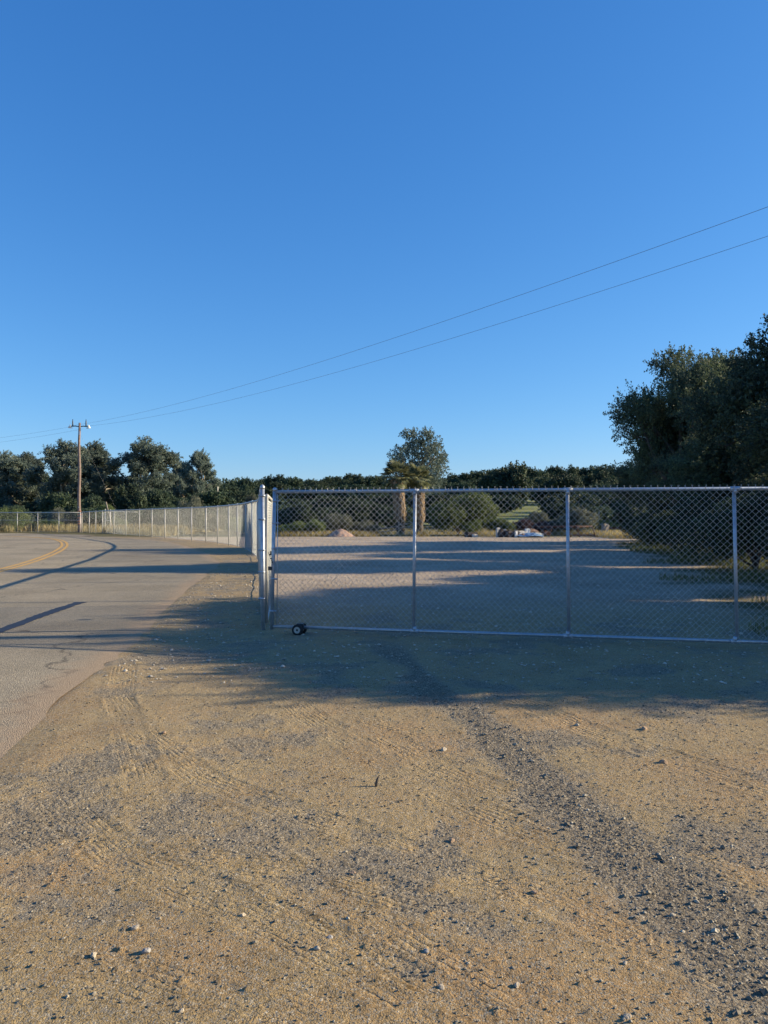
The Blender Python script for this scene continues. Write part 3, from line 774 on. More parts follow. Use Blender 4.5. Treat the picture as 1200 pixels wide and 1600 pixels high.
# ------------------------------------------------------------------ utility poles and wires
def utility_pole(loc, h, label, marks=True, scale=1.0, rz=0.0, pale=False):
    root = empty('utility_pole', loc, rz, label, 'utility pole')
    n = 14
    MB().tube([(0.03 * math.sin(i), 0, -0.3 + (h + 0.3) * i / n) for i in range(n + 1)], [0.16 - 0.06 * i / n for i in range(n + 1)], 14).build('pole', M['oldwood'] if pale else M['pole'], root, True)
    for s, xo in ((-1, 0.70), (1, 0.72)):
        br = MB().tube([(0, 0, h - 0.35), (s * 0.35, 0, h - 0.30), (s * xo, 0, h - 0.33)], 0.045, 8)
        b = br.build('bracket', M['darkmetal'], root, True)
        MB().lathe([(0.05, 0), (0.06, 0.1), (0.05, 0.45), (0.035, 0.48), (0.03, 0.62)], (s * 0.58, 0, h - 0.30), 10).build('fuse_switch', M['darkmetal'], b, True)
        MB().tube([(s * 0.62, 0, h - 0.48), (s * 0.95, 0, h - 0.40)], [0.04, 0.09], 10).build('insulator', M['ceramic'], b, True)
        MB().lathe([(0.04, 0), (0.10, 0.03), (0.05, 0.06), (0.10, 0.09), (0.05, 0.12), (0.09, 0.15), (0.03, 0.2)], (s * 0.80, 0, h - 0.38), 12).build('insulator', M['ceramic'], b, True)
    MB().box((0.03, -0.13, h - 0.95), (0.09, 0.05, 0.35)).build('metal_plate', M['galv'], root)
    if marks:
        for z in (0.75, 1.0, 1.3, 1.62, 1.9):
            MB().lathe([(0.166, z), (0.165, z + 0.07)], (0.0, 0, 0), 14).build('marker_band', M['orange'], root, True)
        MB().box((0.0, -0.185, 2.3), (0.07, 0.02, 0.1)).build('number_tag', M['galv'], root)
    return root
PX, PY = at(123.8, 70), 70.0
ang = math.atan2(49.7, -37.7) - PI / 2     # brackets square to the wires
utility_pole((PX, PY, 0), 10.0, 'tall red-brown wooden utility pole with orange bands at its foot behind the road', True, rz=math.radians(8))
P2 = (at(1245, 18.6) + 5.2, 13.4)
up2 = utility_pole((P2[0] + 1.2, P2[1] - 1.5, 0), 10.8, 'wooden utility pole standing beside the oaks right of the gate', True, rz=math.radians(50))
P3 = (-75.0, 82.0)
utility_pole((P3[0], P3[1], 0.2), 10.6, 'wooden utility pole far left beyond the road bend', True)
dp = at(340, 150)
o = MB().tube([(0, 0, 0), (0, 0, zt(750, 150) - 2.2)], [0.17, 0.11], 10)
o.box((0, 0, zt(750, 150) - 3.2), (1.0, 0.1, 0.12))
o2 = o.build('utility_pole', M['galv_old'], None, True, (dp, 150, 2.2)); props(o2, 'small pale utility pole sunlit in front of the dark oaks left of the gate', 'utility pole')

def wire(a, b, sag, label, r=0.0065):
    pts = []
    for i in range(61):
        t = i / 60
        p = Vector(a) * (1 - t) + Vector(b) * t; p.z -= 4 * sag * t * (1 - t); pts.append(p)
    o = MB().tube(pts, r, 5).build('power_line', M['cable'], None, True)
    return props(o, label, 'power line', 'power lines strung between the poles')
# each wire: passes through the photo's points near the camera
d = (Vector((10.1, 20.3)) - Vector((-27.6, 70))) * 1.12
tip = Vector((-27.6, 70)) + d
perp = Vector((d.y, -d.x)).normalized() * 0.72
za = 9.72; zb = 9.8 + 0.48
wire((at(108, 70), 70, 9.70), (at(108, 70) + d.x + 0.25, 70 + d.y, 9.75), 0.95, 'upper of the two thin power lines crossing the sky to the right')
wire((at(136, 70), 70, 9.70), (at(136, 70) + d.x + 1.35, 70 + d.y + 0.35, 10.05), 1.15, 'lower of the two thin power lines crossing the sky to the right')
wire((P3[0], P3[1], 10.3), (at(108, 70), 70, 9.62), 1.7, 'power line left of the pole top, the higher one')
wire((P3[0], P3[1] - 1.4, 10.2), (at(131, 70), 69.9, 9.45), 2.0, 'power line left of the pole top, the lower one')
wire((PX, PY - 0.1, 9.2), (PX + 3.2, PY + 3, 0.3), 0.0, 'thin guy wire slanting down right of the brown utility pole', 0.004)

# ------------------------------------------------------------------ foliage
def rnd_dir(n):
    v = R.normal(size=(n, 3)); return v / np.linalg.norm(v, axis=1, keepdims=True)
def leaves(cent, outw, L, W, spread=0.8, droop=0.0, jit=0.35):
    """rhombic leaves; outw = preferred normal"""
    n = len(cent)
    nrm = outw + rnd_dir(n) * spread; nrm /= np.linalg.norm(nrm, axis=1, keepdims=True) + 1e-9
    a = np.cross(nrm, rnd_dir(n)); a[:, 2] -= droop; a /= np.linalg.norm(a, axis=1, keepdims=True) + 1e-9
    b = np.cross(nrm, a)
    l = L * (1 + jit * R.uniform(-1, 1, (n, 1))); ww = W * (1 + jit * R.uniform(-1, 1, (n, 1)))
    fold = nrm * ww * 0.25
    V = np.stack([cent - a * l / 2, cent + b * ww / 2 + fold, cent + a * l / 2, cent - b * ww / 2 + fold], 1).reshape(-1, 3)
    F = np.arange(n * 4).reshape(n, 4)
    return V, F
def merge(parts):
    V = []; F = []; b = 0
    for v, f in parts:
        V.append(v); F.append(f + b); b += len(v)
    return np.concatenate(V), np.concatenate(F)

def lobes_crown(nlobe, rx, rz, zc, lr=(0.25, 0.45), rough=1.0, low=-0.5):
    """lobe centres filling an ellipsoid of half-width rx, half-height rz centred at zc"""
    out = []
    for i in range(nlobe):
        d = rnd_dir(1)[0]
        if d[2] < low: d[2] = -d[2] * 0.5
        k = R.uniform(0.35, 0.8) * rough
        r = rx * R.uniform(*lr)
        out.append((d[0] * rx * k, d[1] * rx * k, zc + d[2] * rz * k, r, r, r * R.uniform(0.65, 0.95)))
    return out

def crown_mesh(name, lobes, n, L, W, spread=0.8, droop=0.0, under=0.25, shell=0.35):
    lob = np.array(lobes); vol = lob[:, 3] * lob[:, 4]
    pick = R.choice(len(lob), n, p=vol / vol.sum())
    d = rnd_dir(n)
    flip = (d[:, 2] < 0) & (R.random(n) > under); d[flip, 2] *= -1
    rad = 1 - shell * R.random(n) ** 1.5 + 0.05 * np.abs(R.normal(size=n))
    lum = 1 + 0.18 * np.sin(d[:, 0] * 5 + pick) * np.sin(d[:, 1] * 6 + pick * 2) 
    c = lob[pick, :3] + d * lob[pick, 3:6] * (rad * lum)[:, None]
    V, F = leaves(c, d, L, W, spread, droop)
    return np_mesh(name, V, F)

def trunk_mesh(name, lobes, h0, r0, lean=(0, 0), nl=10, forks=1, r1=0.35):
    m = MB()
    top = Vector((lean[0], lean[1], h0))
    pts = [Vector((lean[0] * t ** 1.5 + 0.04 * math.sin(5 * t + lean[0]), lean[1] * t ** 1.5, -0.3 + (h0 + 0.3) * t)) for t in [i / 6 for i in range(7)]]
    m.tube(pts, [r0 * (1.35 if i == 0 else 1 - 0.06 * i) for i in range(7)], 10)
    ls = sorted(lobes, key=lambda q: -q[3])[:nl]
    for q in ls:
        e = Vector(q[:3]); md = top.lerp(e, 0.5) + Vector((random.uniform(-1, 1), random.uniform(-1, 1), random.uniform(-.2, .6))) * (e - top).length * 0.12
        p0 = pts[random.choice((4, 5, 6, 6))]
        m.tube([p0, p0.lerp(md, .6), md, md.lerp(e, .6), e], [r0 * r1 * 1.3, r0 * r1 * 1.1, r0 * r1 * .8, r0 * r1 * .5, r0 * r1 * .2], 6)
        for k in range(2):
            e2 = e + Vector(rnd_dir(1)[0]) * q[3] * 0.8
            m.tube([md.lerp(e, .5), md.lerp(e2, .8), e2], [r0 * r1 * .4, r0 * r1 * .25, r0 * r1 * .08], 5)
    return m.mesh(name, True)

def tree(name, loc, crown, trunk, cmat, bmat, label, cat, group=None, s=(1, 1, 1), rz=0.0):
    root = empty(name, loc, rz, label, cat, group)
    root.scale = s
    link('trunk', trunk, bmat, root); link('crown', crown, cmat, root)
    return root

def sprig_crown(name, lobes, nsprig, per, L, W, slen, fill, jit=0.07, drop=0.25):
    lob = np.array(lobes); vol = lob[:, 3] ** 2
    pick = R.choice(len(lob), nsprig, p=vol / vol.sum()); d = rnd_dir(nsprig)
    fl = (d[:, 2] < 0) & (R.random(nsprig) > 0.55); d[fl, 2] *= -1
    base = lob[pick, :3] + d * lob[pick, 3:6] * R.uniform(0.6, 1.0, (nsprig, 1))
    sd_ = d + rnd_dir(nsprig) * 0.7 + np.array([0, 0, drop]); sd_ /= np.linalg.norm(sd_, axis=1, keepdims=True)
    ln = slen * R.uniform(0.4, 1.35, (nsprig, 1))
    t = R.random((nsprig, per, 1))
    c = base[:, None, :] + sd_[:, None, :] * (ln[:, None, :] * t) + R.normal(0, 1, (nsprig, per, 3)) * (jit * (1.15 - t)) 
    c = c.reshape(-1, 3)
    ow = np.repeat(sd_ * 0.5, per, 0)
    parts = [leaves(c, ow, L, W, 1.0, 0, 0.4)]
    # twigs
    s = np.cross(sd_, rnd_dir(nsprig)); s /= np.linalg.norm(s, axis=1, keepdims=True)
    e = base + sd_ * ln; b0 = base - sd_ * 0.25
    V = np.stack([b0 - s * jit * .09, b0 + s * jit * .09, e + s * jit * .03, e - s * jit * .03], 1).reshape(-1, 3)
    parts.append((V, np.arange(len(V)).reshape(-1, 4)))
    if fill:
        pick = R.choice(len(lob), fill, p=vol / vol.sum()); dd = rnd_dir(fill)
        cc = lob[pick, :3] + dd * lob[pick, 3:6] * (R.random((fill, 1)) ** 0.5) * 0.85
        parts.append(leaves(cc, dd, L * 1.7, W * 2.0, 1.0, 0, 0.3))
    V, F = merge(parts)
    return np_mesh(name, V, F)
# far oak templates: unit crown about 8 m wide, 7 m tall
far_oaks = []
for k in range(4):
    lb = [(a, b, max(c, 0.9), r, r, r3) for a, b, c, r, _, r3 in lobes_crown(34, 4.0, 3.2, 3.4, (0.24, 0.42), 1.0, -1)]
    far_oaks.append((sprig_crown('crown', lb, 1000, 16, 0.32, 0.20, 0.75, 9000, 0.22, 0.35), trunk_mesh('trunk', lb, 2.2, 0.3)))
euc_t = []
def euc_lobes(h, wid, n, seed):
    rr = np.random.default_rng(seed); out = []
    for i in range(n):
        t = rr.uniform(0.0, 1.0) ** 0.8
        z = h * (0.14 + 0.78 * t)
        env = wid * math.sqrt(max(0.02, 1 - ((t - 0.5) / 0.56) ** 2)) * (1 + 0.15 * math.sin(seed + 7 * t))
        a = rr.uniform(0, 2 * PI); k = env * rr.uniform(0.0, 1.0) ** 0.6 * 1.0
        r = rr.uniform(0.09, 0.17) * wid * 1.3
        out.append((math.cos(a) * k, math.sin(a) * k, z, r, r, r * 0.85))
    out.append((0, 0, h * 0.94, wid * .26, wid * .26, wid * .25))
    return out
for k in range(4):
    lb = euc_lobes(16, 5.2, 92, 40 + k)
    euc_t.append((sprig_crown('crown', lb, 2100, 18, 0.34, 0.12, 0.75, 8000, 0.2, 0.1), trunk_mesh('trunk', lb, 7.0, 0.42, (0.6 * (-1) ** k, 0.2), 26, 1, 0.4)))

G = lambda x, y: float(hill(np.array(float(x)), np.array(float(y))))
def put(tpl, name, px, d, top, wpx, cm, bm, label, cat, group, base_w, base_h):
    x = at(px, d); z0 = G(x, d) - 0.15
    h = zt(top, d) - z0; wd = wpx * d / 1200.0
    sx = wd / base_w; sz = h / base_h
    return tree(name, (x, d, z0), tpl[0], tpl[1], cm, bm, label, cat, group, (sx, sx * random.uniform(.9, 1.1), sz), random.uniform(0, 6.28))

# eucalyptus left
for i, (px, top, wd, d, lab) in enumerate([
        (8, 706, 84, 128, 'grey-green eucalyptus at the far left edge, tops thin and open'),
        (42, 708, 80, 135, 'ragged eucalyptus just left of the broad one behind the utility pole'),
        (102, 688, 98, 120, 'broad eucalyptus directly behind the upper half of the brown utility pole'),
        (148, 690, 92, 126, 'tall bushy eucalyptus immediately right of the brown utility pole'),
        (226, 684, 98, 122, 'tall round-topped eucalyptus standing alone between pole and the small pair'),
        (284, 722, 48, 150, 'thin sparse eucalyptus with bare twigs, left of its taller neighbour'),
        (312, 703, 60, 146, 'slender eucalyptus with a pinkish crown rising above the oaks left of the gate')]):
    put(euc_t[i % 4], 'eucalyptus_tree', px, d, top, wd, M['euc'], M['bark_pale'], lab, 'tree', 'eucalyptus trees left of the gate', 10.4, 16.4)
# the lone eucalyptus in the middle: hand placed domes like the photo
d0 = 112.0; x0 = at(652, d0); z0 = G(x0, d0)
def cl_(px, py, r): return ((px - 652) * d0 / 1200, random.uniform(-2.5, 2.5), zt(py, d0) - z0, r * d0 / 1200, r * d0 / 1200, r * d0 / 1200 * 0.9)
lb = [cl_(655, 690, 20), cl_(638, 684, 12), cl_(672, 697, 20), cl_(652, 712, 24), cl_(680, 712, 18), cl_(686, 726, 15), cl_(622, 712, 15), cl_(618, 722, 13), cl_(634, 726, 15), cl_(664, 735, 24),
      cl_(684, 742, 14), cl_(640, 745, 18), cl_(660, 755, 22), cl_(636, 700, 10), cl_(668, 680, 10), cl_(694, 716, 9), cl_(680, 757, 16), cl_(646, 765, 16), cl_(612, 745, 14), cl_(622, 760, 15)]
tree('eucalyptus_tree', (x0, d0, z0), sprig_crown('crown', lb, 900, 18, 0.28, 0.10, 0.6, 2500, 0.16, 0.1), trunk_mesh('trunk', lb, 6.0, 0.45, (0.3, 0), 16, 1, 0.4), M['euc'], M['bark_pale'],
     'tall domed eucalyptus with airy crown rising behind the two palms', 'tree')

# ridge oaks
ridge_x = [-60, 20, 90, 150, 200, 260, 330, 352, 378, 402, 425, 445, 470, 500, 528, 560, 590, 615, 690, 720, 745, 790, 830, 868, 900, 925, 960, 1010, 1080, 1150, 1230, 1300]
ridge_y = [742, 738, 735, 738, 740, 742, 745, 741, 744, 741, 739, 737, 742, 745, 741, 737, 741, 744, 736, 737, 733, 722, 728, 723, 729, 718, 726, 722, 725, 722, 720, 722]
oak_lab = 'dark green live oak in the continuous wooded ridge on the skyline'
i = 0
px = -60
while px < 1300:
    t = float(np.interp(px, ridge_x, ridge_y)) + random.uniform(-2, 4)
    d = random.uniform(205, 240)
    put(far_oaks[i % 4], 'oak_tree', px, d, t, random.uniform(46, 66), M['oak_far'], M['bark'], oak_lab, 'tree', 'live oaks along the skyline ridge', 9.4, 7.2)
    px += random.uniform(19, 27); i += 1
px = -70
while px < 1320:
    t = float(np.interp(px, ridge_x, ridge_y)) + random.uniform(10, 20)
    d = random.uniform(160, 185)
    put(far_oaks[i % 4], 'oak_tree', px, d, t, random.uniform(55, 80), M['oak_far'], M['bark'], 'dark live oak in the middle of the wooded slope, just below the skyline trees', 'tree', 'live oaks on the middle slope', 9.4, 7.2)
    px += random.uniform(28, 38); i += 1
px = -70
while px < 1320:
    if 795 < px < 865: px = 868
    t = 768 + random.uniform(-8, 10)
    d = random.uniform(112, 140)
    put(far_oaks[i % 4], 'oak_tree', px, d, t, random.uniform(70, 95), M['oak_far'], M['bark'], 'dark live oak at the foot of the wooded slope beyond the lot', 'tree', 'live oaks at the foot of the slope', 9.4, 7.2)
    px += random.uniform(34, 46); i += 1
px = -80
while px < 1320:
    if 782 < px < 862: px = 880
    t = 786 + random.uniform(-6, 6) if px > 330 else 792 + random.uniform(-4, 6)
    d = random.uniform(78, 92)
    put(far_oaks[i % 4], 'oak_tree', px, d, t, random.uniform(60, 80), M['oak_far'], M['bark'], 'low dark oak in the shaded tree line just behind the brush', 'tree', 'low oaks behind the brush', 9.4, 7.2)
    px += random.uniform(28, 36); i += 1
# nearer single oaks that read on their own
for px, d, top, wd, lab in [(790, 150, 721, 96, 'big rounded dark oak standing above its neighbours right of the two palms'),
                        (205, 92, 752, 60, 'green oak below the round-topped eucalyptus behind the road fence'),
                        (250, 96, 760, 56, 'green oak between the round-topped eucalyptus and the pair of thin ones'),
                        (150, 90, 768, 46, 'low green oak right of the utility pole, behind the leaning timber'),
                        (925, 135, 752, 80, 'olive oak in front of the skyline, left of the big dark oaks'),
                        (985, 62, 768, 56, 'lighter green oak seen through the gate beside the dark right-hand oaks'),
                        (20, 84, 786, 50, 'low bushy oak behind the fence at the far left edge')]:
    put(far_oaks[i % 4], 'oak_tree', px, d, top, wd, M['oak_far'], M['bark'], lab, 'tree', None, 9.4, 7.2); i += 1

# bushes (template about 3 m wide, 1.7 m tall)
bush_t = []
for k in range(3):
    lb = [(a, b, max(0.35, c), r, r, r * .85) for (a, b, c, r, _, _) in lobes_crown(16, 1.5, 0.8, 0.85, (0.28, 0.45))]
    bush_t.append((crown_mesh('leaf_mass', lb, 15000, 0.10, 0.045, 1.0, -0.4, 0.5, 0.45), trunk_mesh('stems', lb, 0.3, 0.05, (0, 0), 10, 1, 0.5)))
def bush(px, d, top, wpx, m, lab, group=None, nm='bush', k=None, z=None):
    x = at(px, d); z0 = (G(x, d) if z is None else z) - 0.08
    h = (zt(top, d) - z0) * 1.12; wd = wpx * d / 1200.0 * 1.2
    t = bush_t[random.randrange(3) if k is None else k]
    root = empty(nm, (x, d, z0), random.uniform(0, 6), lab, 'bush', group)
    root.scale = (wd / 3.4, wd / 3.4, h / 2.0)
    link('stems', t[1], M['bark'], root); link('leaf_mass', t[0], m, root)
    return root
bush(716, 60, 768, 104, M['bush'], 'large rounded green bush right of the two palms')
bush(735, 58.5, 812, 36, M['bush'], 'small bright bush at the foot of the large rounded one')
bush(455, 58, 815, 50, M['bush'], 'low bright green bush behind the left end of the gate')
bush(490, 58.5, 812, 38, M['bush'], 'low bright green bush just left of the dirt mound')
bush(530, 60, 803, 66, M['sage'], 'grey-green bush right behind the dirt mound')
bush(572, 59.5, 813, 44, M['sage'], 'dense bush between the dirt mound and the leaning wooden rails')
bush(905, 60, 795, 62, M['sage'], 'tall grey-green bush behind the rusty pipe frame')
bush(870, 61, 806, 40, M['sage'], 'low grey-green bush left of the tall one behind the pipe frame')
bush(780, 61, 811, 48, M['bush'], 'green bush directly behind the heap of broken blocks')
bush(820, 62, 812, 44, M['darkbush'], 'dark plum-coloured brush behind the blue tarp')
bush(846, 60, 815, 34, M['darkbush'], 'low dark plum brush left of the pipe frame')
bush(842, 70, 800, 46, M['sage'], 'straw-topped mound of brush in the gap below the oaks')
bush(945, 62, 812, 50, M['bush'], 'low green hedge bush right of the wooden stake')
bush(975, 63, 810, 44, M['bush'], 'low green bush in front of the lighter oak beyond the gate')
for px, d, top, wd, lab in [(18, 73, 796, 60, 'tall brush mass at the far left behind the fence'), (45, 75, 815, 40, 'low brush in front of the leftmost white truck'), (78, 75, 812, 44, 'low brush below the white camper top'),
                            (88, 78, 795, 34, 'taller grey shrub between the white camper and the white shed'), (12, 71, 822, 20, 'small dark round shrub at the fence foot far left'),
                            (188, 75, 808, 26, 'small pale shrub right of the leaning timber'), (265, 72, 799, 50, 'grey-green brush behind the road fence, leftmost of three there'),
                            (300, 66, 777, 48, 'tall grayish shrub behind the road fence left of the pale pole'), (335, 68, 803, 60, 'grey-green brush behind the road fence below the pale pole'),
                            (392, 62, 775, 34, 'yellow-green shrub top just left of the thick gate post'), (372, 60, 808, 50, 'low brush behind the nearest bays of the road fence')]:
    bush(px, d, top, wd, M['sage'] if 'gr' in lab else M['bush'], lab)
bush(165, 80, 790, 40, M['bush'], 'dark bush behind the far fence corner right of the pole')

# ---- palms
def frond_fan(n_blade, R0, droop):
    V = []; F = []
    for i in range(n_blade):
        a = (i / (n_blade - 1) - 0.5) * math.radians(230)
        dx, dy = math.cos(a), math.sin(a)
        l = R0 * (0.8 + 0.2 * math.cos(a))
        w0 = 0.05
        b = len(V)
        sx, sy = -dy * w0, dx * w0
        V += [(0, 0, 0), (dx * l * .55 + sx, dy * l * .55 + sy, -droop * .15), (dx * l, dy * l, -droop * l), (dx * l * .55 - sx, dy * l * .55 - sy, -droop * .15)]
        F.append((b, b + 1, b + 2, b + 3))
    return V, F
def palm(px, d, top, base, label, lean=0.0):
    x = at(px, d); root = empty('palm_tree', (x, d, 0), 0, label, 'palm tree', 'two palms behind the lot')
    H = zt(top, d) - 0.9
    tr = MB(); n = 20
    tr.tube([(lean * (i / n) ** 2, 0, -0.2 + (H + 0.2) * i / n) for i in range(n + 1)], [0.34 - 0.08 * i / n + 0.03 * (i % 2) for i in range(n + 1)], 12)
    tr.build('trunk', M['bark'], root)
    # thatch skirt of dead fronds hanging down the trunk
    V = []; F = []
    for i in range(900):
        t = random.random() ** 0.8; z = H * (0.30 + 0.68 * t); a = random.uniform(0, 2 * PI)
        r = 0.30 + 0.16 * random.random() + 0.35 * max(0, t - .75); l = random.uniform(0.3, 0.75)
        lx = lean * (z / H) ** 2
        c, s = math.cos(a), math.sin(a); w_ = random.uniform(.02, .06)
        b = len(V)
        V += [(lx + c * r * .7, s * r * .7, z), (lx + c * (r + .1) - s * w_, s * (r + .1) + c * w_, z - l * .5), (lx + c * (r + .06), s * (r + .06), z - l), (lx + c * (r + .1) + s * w_, s * (r + .1) - c * w_, z - l * .5)]
        F.append((b, b + 1, b + 2, b + 3))
    link('dead_frond_skirt', np_mesh('dead_frond_skirt', V, F), M['thatch'], root)
    V = []; F = []
    for i in range(64):
        az_ = random.uniform(0, 2 * PI); elv = math.radians(random.uniform(-50, 80)); pl = random.uniform(0.55, 0.95)
        dirv = Vector((math.cos(az_) * math.cos(elv), math.sin(az_) * math.cos(elv), math.sin(elv)))
        o = Vector((lean, 0, H)); e = o + dirv * pl
        side = dirv.cross(Vector((0, 0, 1))).normalized(); up = side.cross(dirv)
        b = len(V)
        V += [tuple(o + side * .02), tuple(e + side * .012), tuple(e - side * .012), tuple(o - side * .02)]; F.append((b, b + 1, b + 2, b + 3))
        fv, ff = frond_fan(16, random.uniform(0.5, 0.75), random.uniform(0.1, 0.6)); b = len(V)
        V += [tuple(e + dirv * p[0] + side * p[1] + up * p[2]) for p in fv]; F += [tuple(q + b for q in f) for f in ff]
    link('frond_crown', np_mesh('frond_crown', V, F), M['palm'], root)
    return root
palm(626, 62, 727, 830, 'fan palm just left of the gate upright, its shaggy trunk reaching the rail fence', -0.3)
palm(655, 64, 731, 815, 'fan palm just right of the gate upright in front of the domed eucalyptus', -0.1)

# ---- the big dark oaks on the right: twiggy templates
near_oaks = []
for k, (nl, ns, fl, sl) in enumerate([(24, 2700, 24000, 0.42), (24, 2900, 26000, 0.38), (26, 2300, 2500, 0.5)]):
    lb = lobes_crown(nl, 2.9, 2.5, 4.0, (0.26, 0.42) if k < 2 else (0.2, 0.34), 1.0, -0.9)
    lb = [(a, b, max(c, 1.3), r, r2, r3) for a, b, c, r, r2, r3 in lb]
    near_oaks.append((sprig_crown('crown', lb, ns, 30, 0.075, 0.04, sl, fl), trunk_mesh('trunk', lb, 1.6, 0.22, (0.2, 0), 14, 1, 0.4)))
def noak(k, x, y, h, r, lab, rz=None, ry=None):
    rt = tree('oak_tree', (x, y, -0.1), near_oaks[k][0], near_oaks[k][1], M['oak'], M['bark'], lab, 'tree', 'live oaks right of the lot', (r / 3.1, (ry or r) / 3.1, h / 6.7), (x * 7.3 + y * 3.1) % 6.28 if rz is None else rz)
    return rt
noak(0, 10.6, 9.45, 4.9, 3.0, 'dark live oak just outside the right edge, closest to the camera')
noak(0, 10.3, 11.9, 5.3, 2.7, 'live oak squeezed between the two nearest oaks outside the right edge')
noak(1, 9.9, 13.7, 5.3, 3.1, 'near live oak whose branches enter the right edge above the gate')
noak(0, 11.2, 16.4, 5.0, 2.2, 'short live oak behind the near one at the right edge')
noak(0, 11.6, 19.3, 4.0, 2.6, 'low dark live oak behind the right end of the gate')
noak(1, 13.6, 24.8, 9.0, 3.5, 'tall dark live oak filling the right edge of the picture')
noak(0, 13.9, 30.5, 5.7, 3.4, 'lower live oak between the tall one and the airy one on the right')
noak(2, 13.9, 36.0, 10.3, 3.7, 'airy live oak with open twiggy crown at the left end of the right-hand oaks')
noak(1, 17.2, 38.5, 10.0, 3.8, 'tall live oak rising behind the airy one on the right')
noak(0, 16.8, 44.0, 6.4, 4.2, 'dark live oak farthest back beside the lot on the right')
noak(1, 18.5, 30.5, 6.8, 3.8, 'live oak in the back row behind the lower one on the right')
noak(0, 16.5, 19.5, 5.0, 3.6, 'back row live oak nearest the camera on the right')
# low dark brush under the oaks
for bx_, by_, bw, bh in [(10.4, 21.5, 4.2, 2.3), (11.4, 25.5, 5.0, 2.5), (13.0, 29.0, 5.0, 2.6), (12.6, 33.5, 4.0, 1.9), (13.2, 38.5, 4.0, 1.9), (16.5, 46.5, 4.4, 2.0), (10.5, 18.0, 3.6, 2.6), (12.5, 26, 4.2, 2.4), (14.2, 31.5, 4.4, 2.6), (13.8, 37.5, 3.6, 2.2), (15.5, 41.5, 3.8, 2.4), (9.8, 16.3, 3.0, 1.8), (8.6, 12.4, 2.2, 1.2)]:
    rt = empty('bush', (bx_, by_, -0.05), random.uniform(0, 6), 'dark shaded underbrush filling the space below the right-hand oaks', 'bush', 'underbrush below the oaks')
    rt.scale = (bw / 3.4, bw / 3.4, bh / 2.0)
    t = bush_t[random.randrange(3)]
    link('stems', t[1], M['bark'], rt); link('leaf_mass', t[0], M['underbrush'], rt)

# ------------------------------------------------------------------ grasses (uncountable)
def blades(name, pts, hmin, hmax, wd, m, lean=0.35):
    P = np.array(pts); n = len(P)
    a = R.uniform(0, 2 * PI, n); h = R.uniform(hmin, hmax, n); ln = R.uniform(0, lean, n) * h; b = R.uniform(0, 2 * PI, n)
    w_ = wd * R.uniform(.6, 1.4, n)
    dx, dy = np.cos(a) * w_, np.sin(a) * w_
    lx, ly = np.cos(b) * ln, np.sin(b) * ln
    V = np.stack([np.stack([P[:, 0] - dx, P[:, 1] - dy, P[:, 2] - 0.02], -1), np.stack([P[:, 0] + dx, P[:, 1] + dy, P[:, 2] - 0.02], -1),
                  np.stack([P[:, 0] + lx * .4 + dx * .7, P[:, 1] + ly * .4 + dy * .7, P[:, 2] + h * .6], -1), np.stack([P[:, 0] + lx, P[:, 1] + ly, P[:, 2] + h], -1)], 1).reshape(-1, 3)
    o = link(name, np_mesh(name, V, np.arange(n * 4).reshape(-1, 4)), m); return o
def scatter(n, fx, fy, keep=None):
    x = fx(n); y = fy(n); z = ground_h(x, y, False)
    k = np.ones(len(x), bool) if keep is None else keep(x, y)
    return np.stack([x[k], y[k], z[k]], -1)
pts = scatter(26000, lambda n: R.uniform(-10, 20, n), lambda n: 56 + R.gamma(2, 1.8, n), lambda x, y: fbm(x, y, 0.35, 3, 0.5, 3) > -0.12)
o = blades('dry_grass', pts, 0.12, 0.5, 0.012, M['drygrass']); props(o, 'straw coloured dry grass along the back edge of the lot', 'grass', kind='stuff')
pts = scatter(26000, lambda n: R.uniform(-40, -16, n), lambda n: R.uniform(57, 78, n), lambda x, y: (y > np.interp(x, [-40, -27.2, -26.5, -24.3, -16.6], [70, 70, 68.2, 67.4, 56.5])) & (fbm(x, y, 0.4, 3, 0.5, 3) > -0.15))
o = blades('dry_grass', pts, 0.2, 0.85, 0.015, M['drygrass']); props(o, 'tall yellow grass behind the far fence around the utility pole', 'grass', kind='stuff')
pts = scatter(110000, lambda n: R.uniform(3.5, 17, n), lambda n: R.uniform(8.6, 46, n),
              lambda x, y: (x > np.interp(y, [8, 12.4, 42, 60], [5.9, 6.6, 13.5, 18]) + fbm(x, y, 0.45, 3, 0.5, 8) * 3.0) & (x < np.interp(y, [8, 42], [11, 17])))
o = blades('green_weeds', pts, 0.04, 0.22, 0.006, M['weeds']); props(o, 'shaded green weeds along the right side of the lot below the oaks', 'weeds', kind='stuff')
pts = scatter(2600, lambda n: R.uniform(15.2, 18.5, n), lambda n: R.uniform(51, 57, n))
o = blades('dry_grass', pts, 0.15, 0.6, 0.012, M['drygrass']); props(o, 'orange and straw grass clump at the far right corner of the lot', 'grass', kind='stuff')

# ------------------------------------------------------------------ dirt mound, rubble, pipe frame, rails
def mound(px, d, wpx, h, label, m):
    x = at(px, d); wd = wpx * d / 1200
    n = 40; V = []; F = []
    for j in range(n):
        for i in range(n):
            u = (i / (n - 1) - .5) * 2; v = (j / (n - 1) - .5) * 2
            r = math.hypot(u, v * 1.0)
            z = h * max(0, 1 - r ** 1.4) + (0.12 * float(fbm(np.array(u), np.array(v), 3.0, 4, .6, 2.0)) * h if r < .95 else 0)
            V.append((u * wd / 2, v * wd * .4, z - 0.05))
    for j in range(n - 1):
        for i in range(n - 1):
            F.append((j * n + i, j * n + i + 1, (j + 1) * n + i + 1, (j + 1) * n + i))
    o = link('dirt_mound', np_mesh('dirt_mound', V, F, True), m, None, (x, d, 0)); props(o, label, 'dirt mound'); return o
M['mound'] = mat('reddish_dirt', (0.36, 0.24, 0.18), 0.95, 0, 0.25, 3, 0.8, 20)
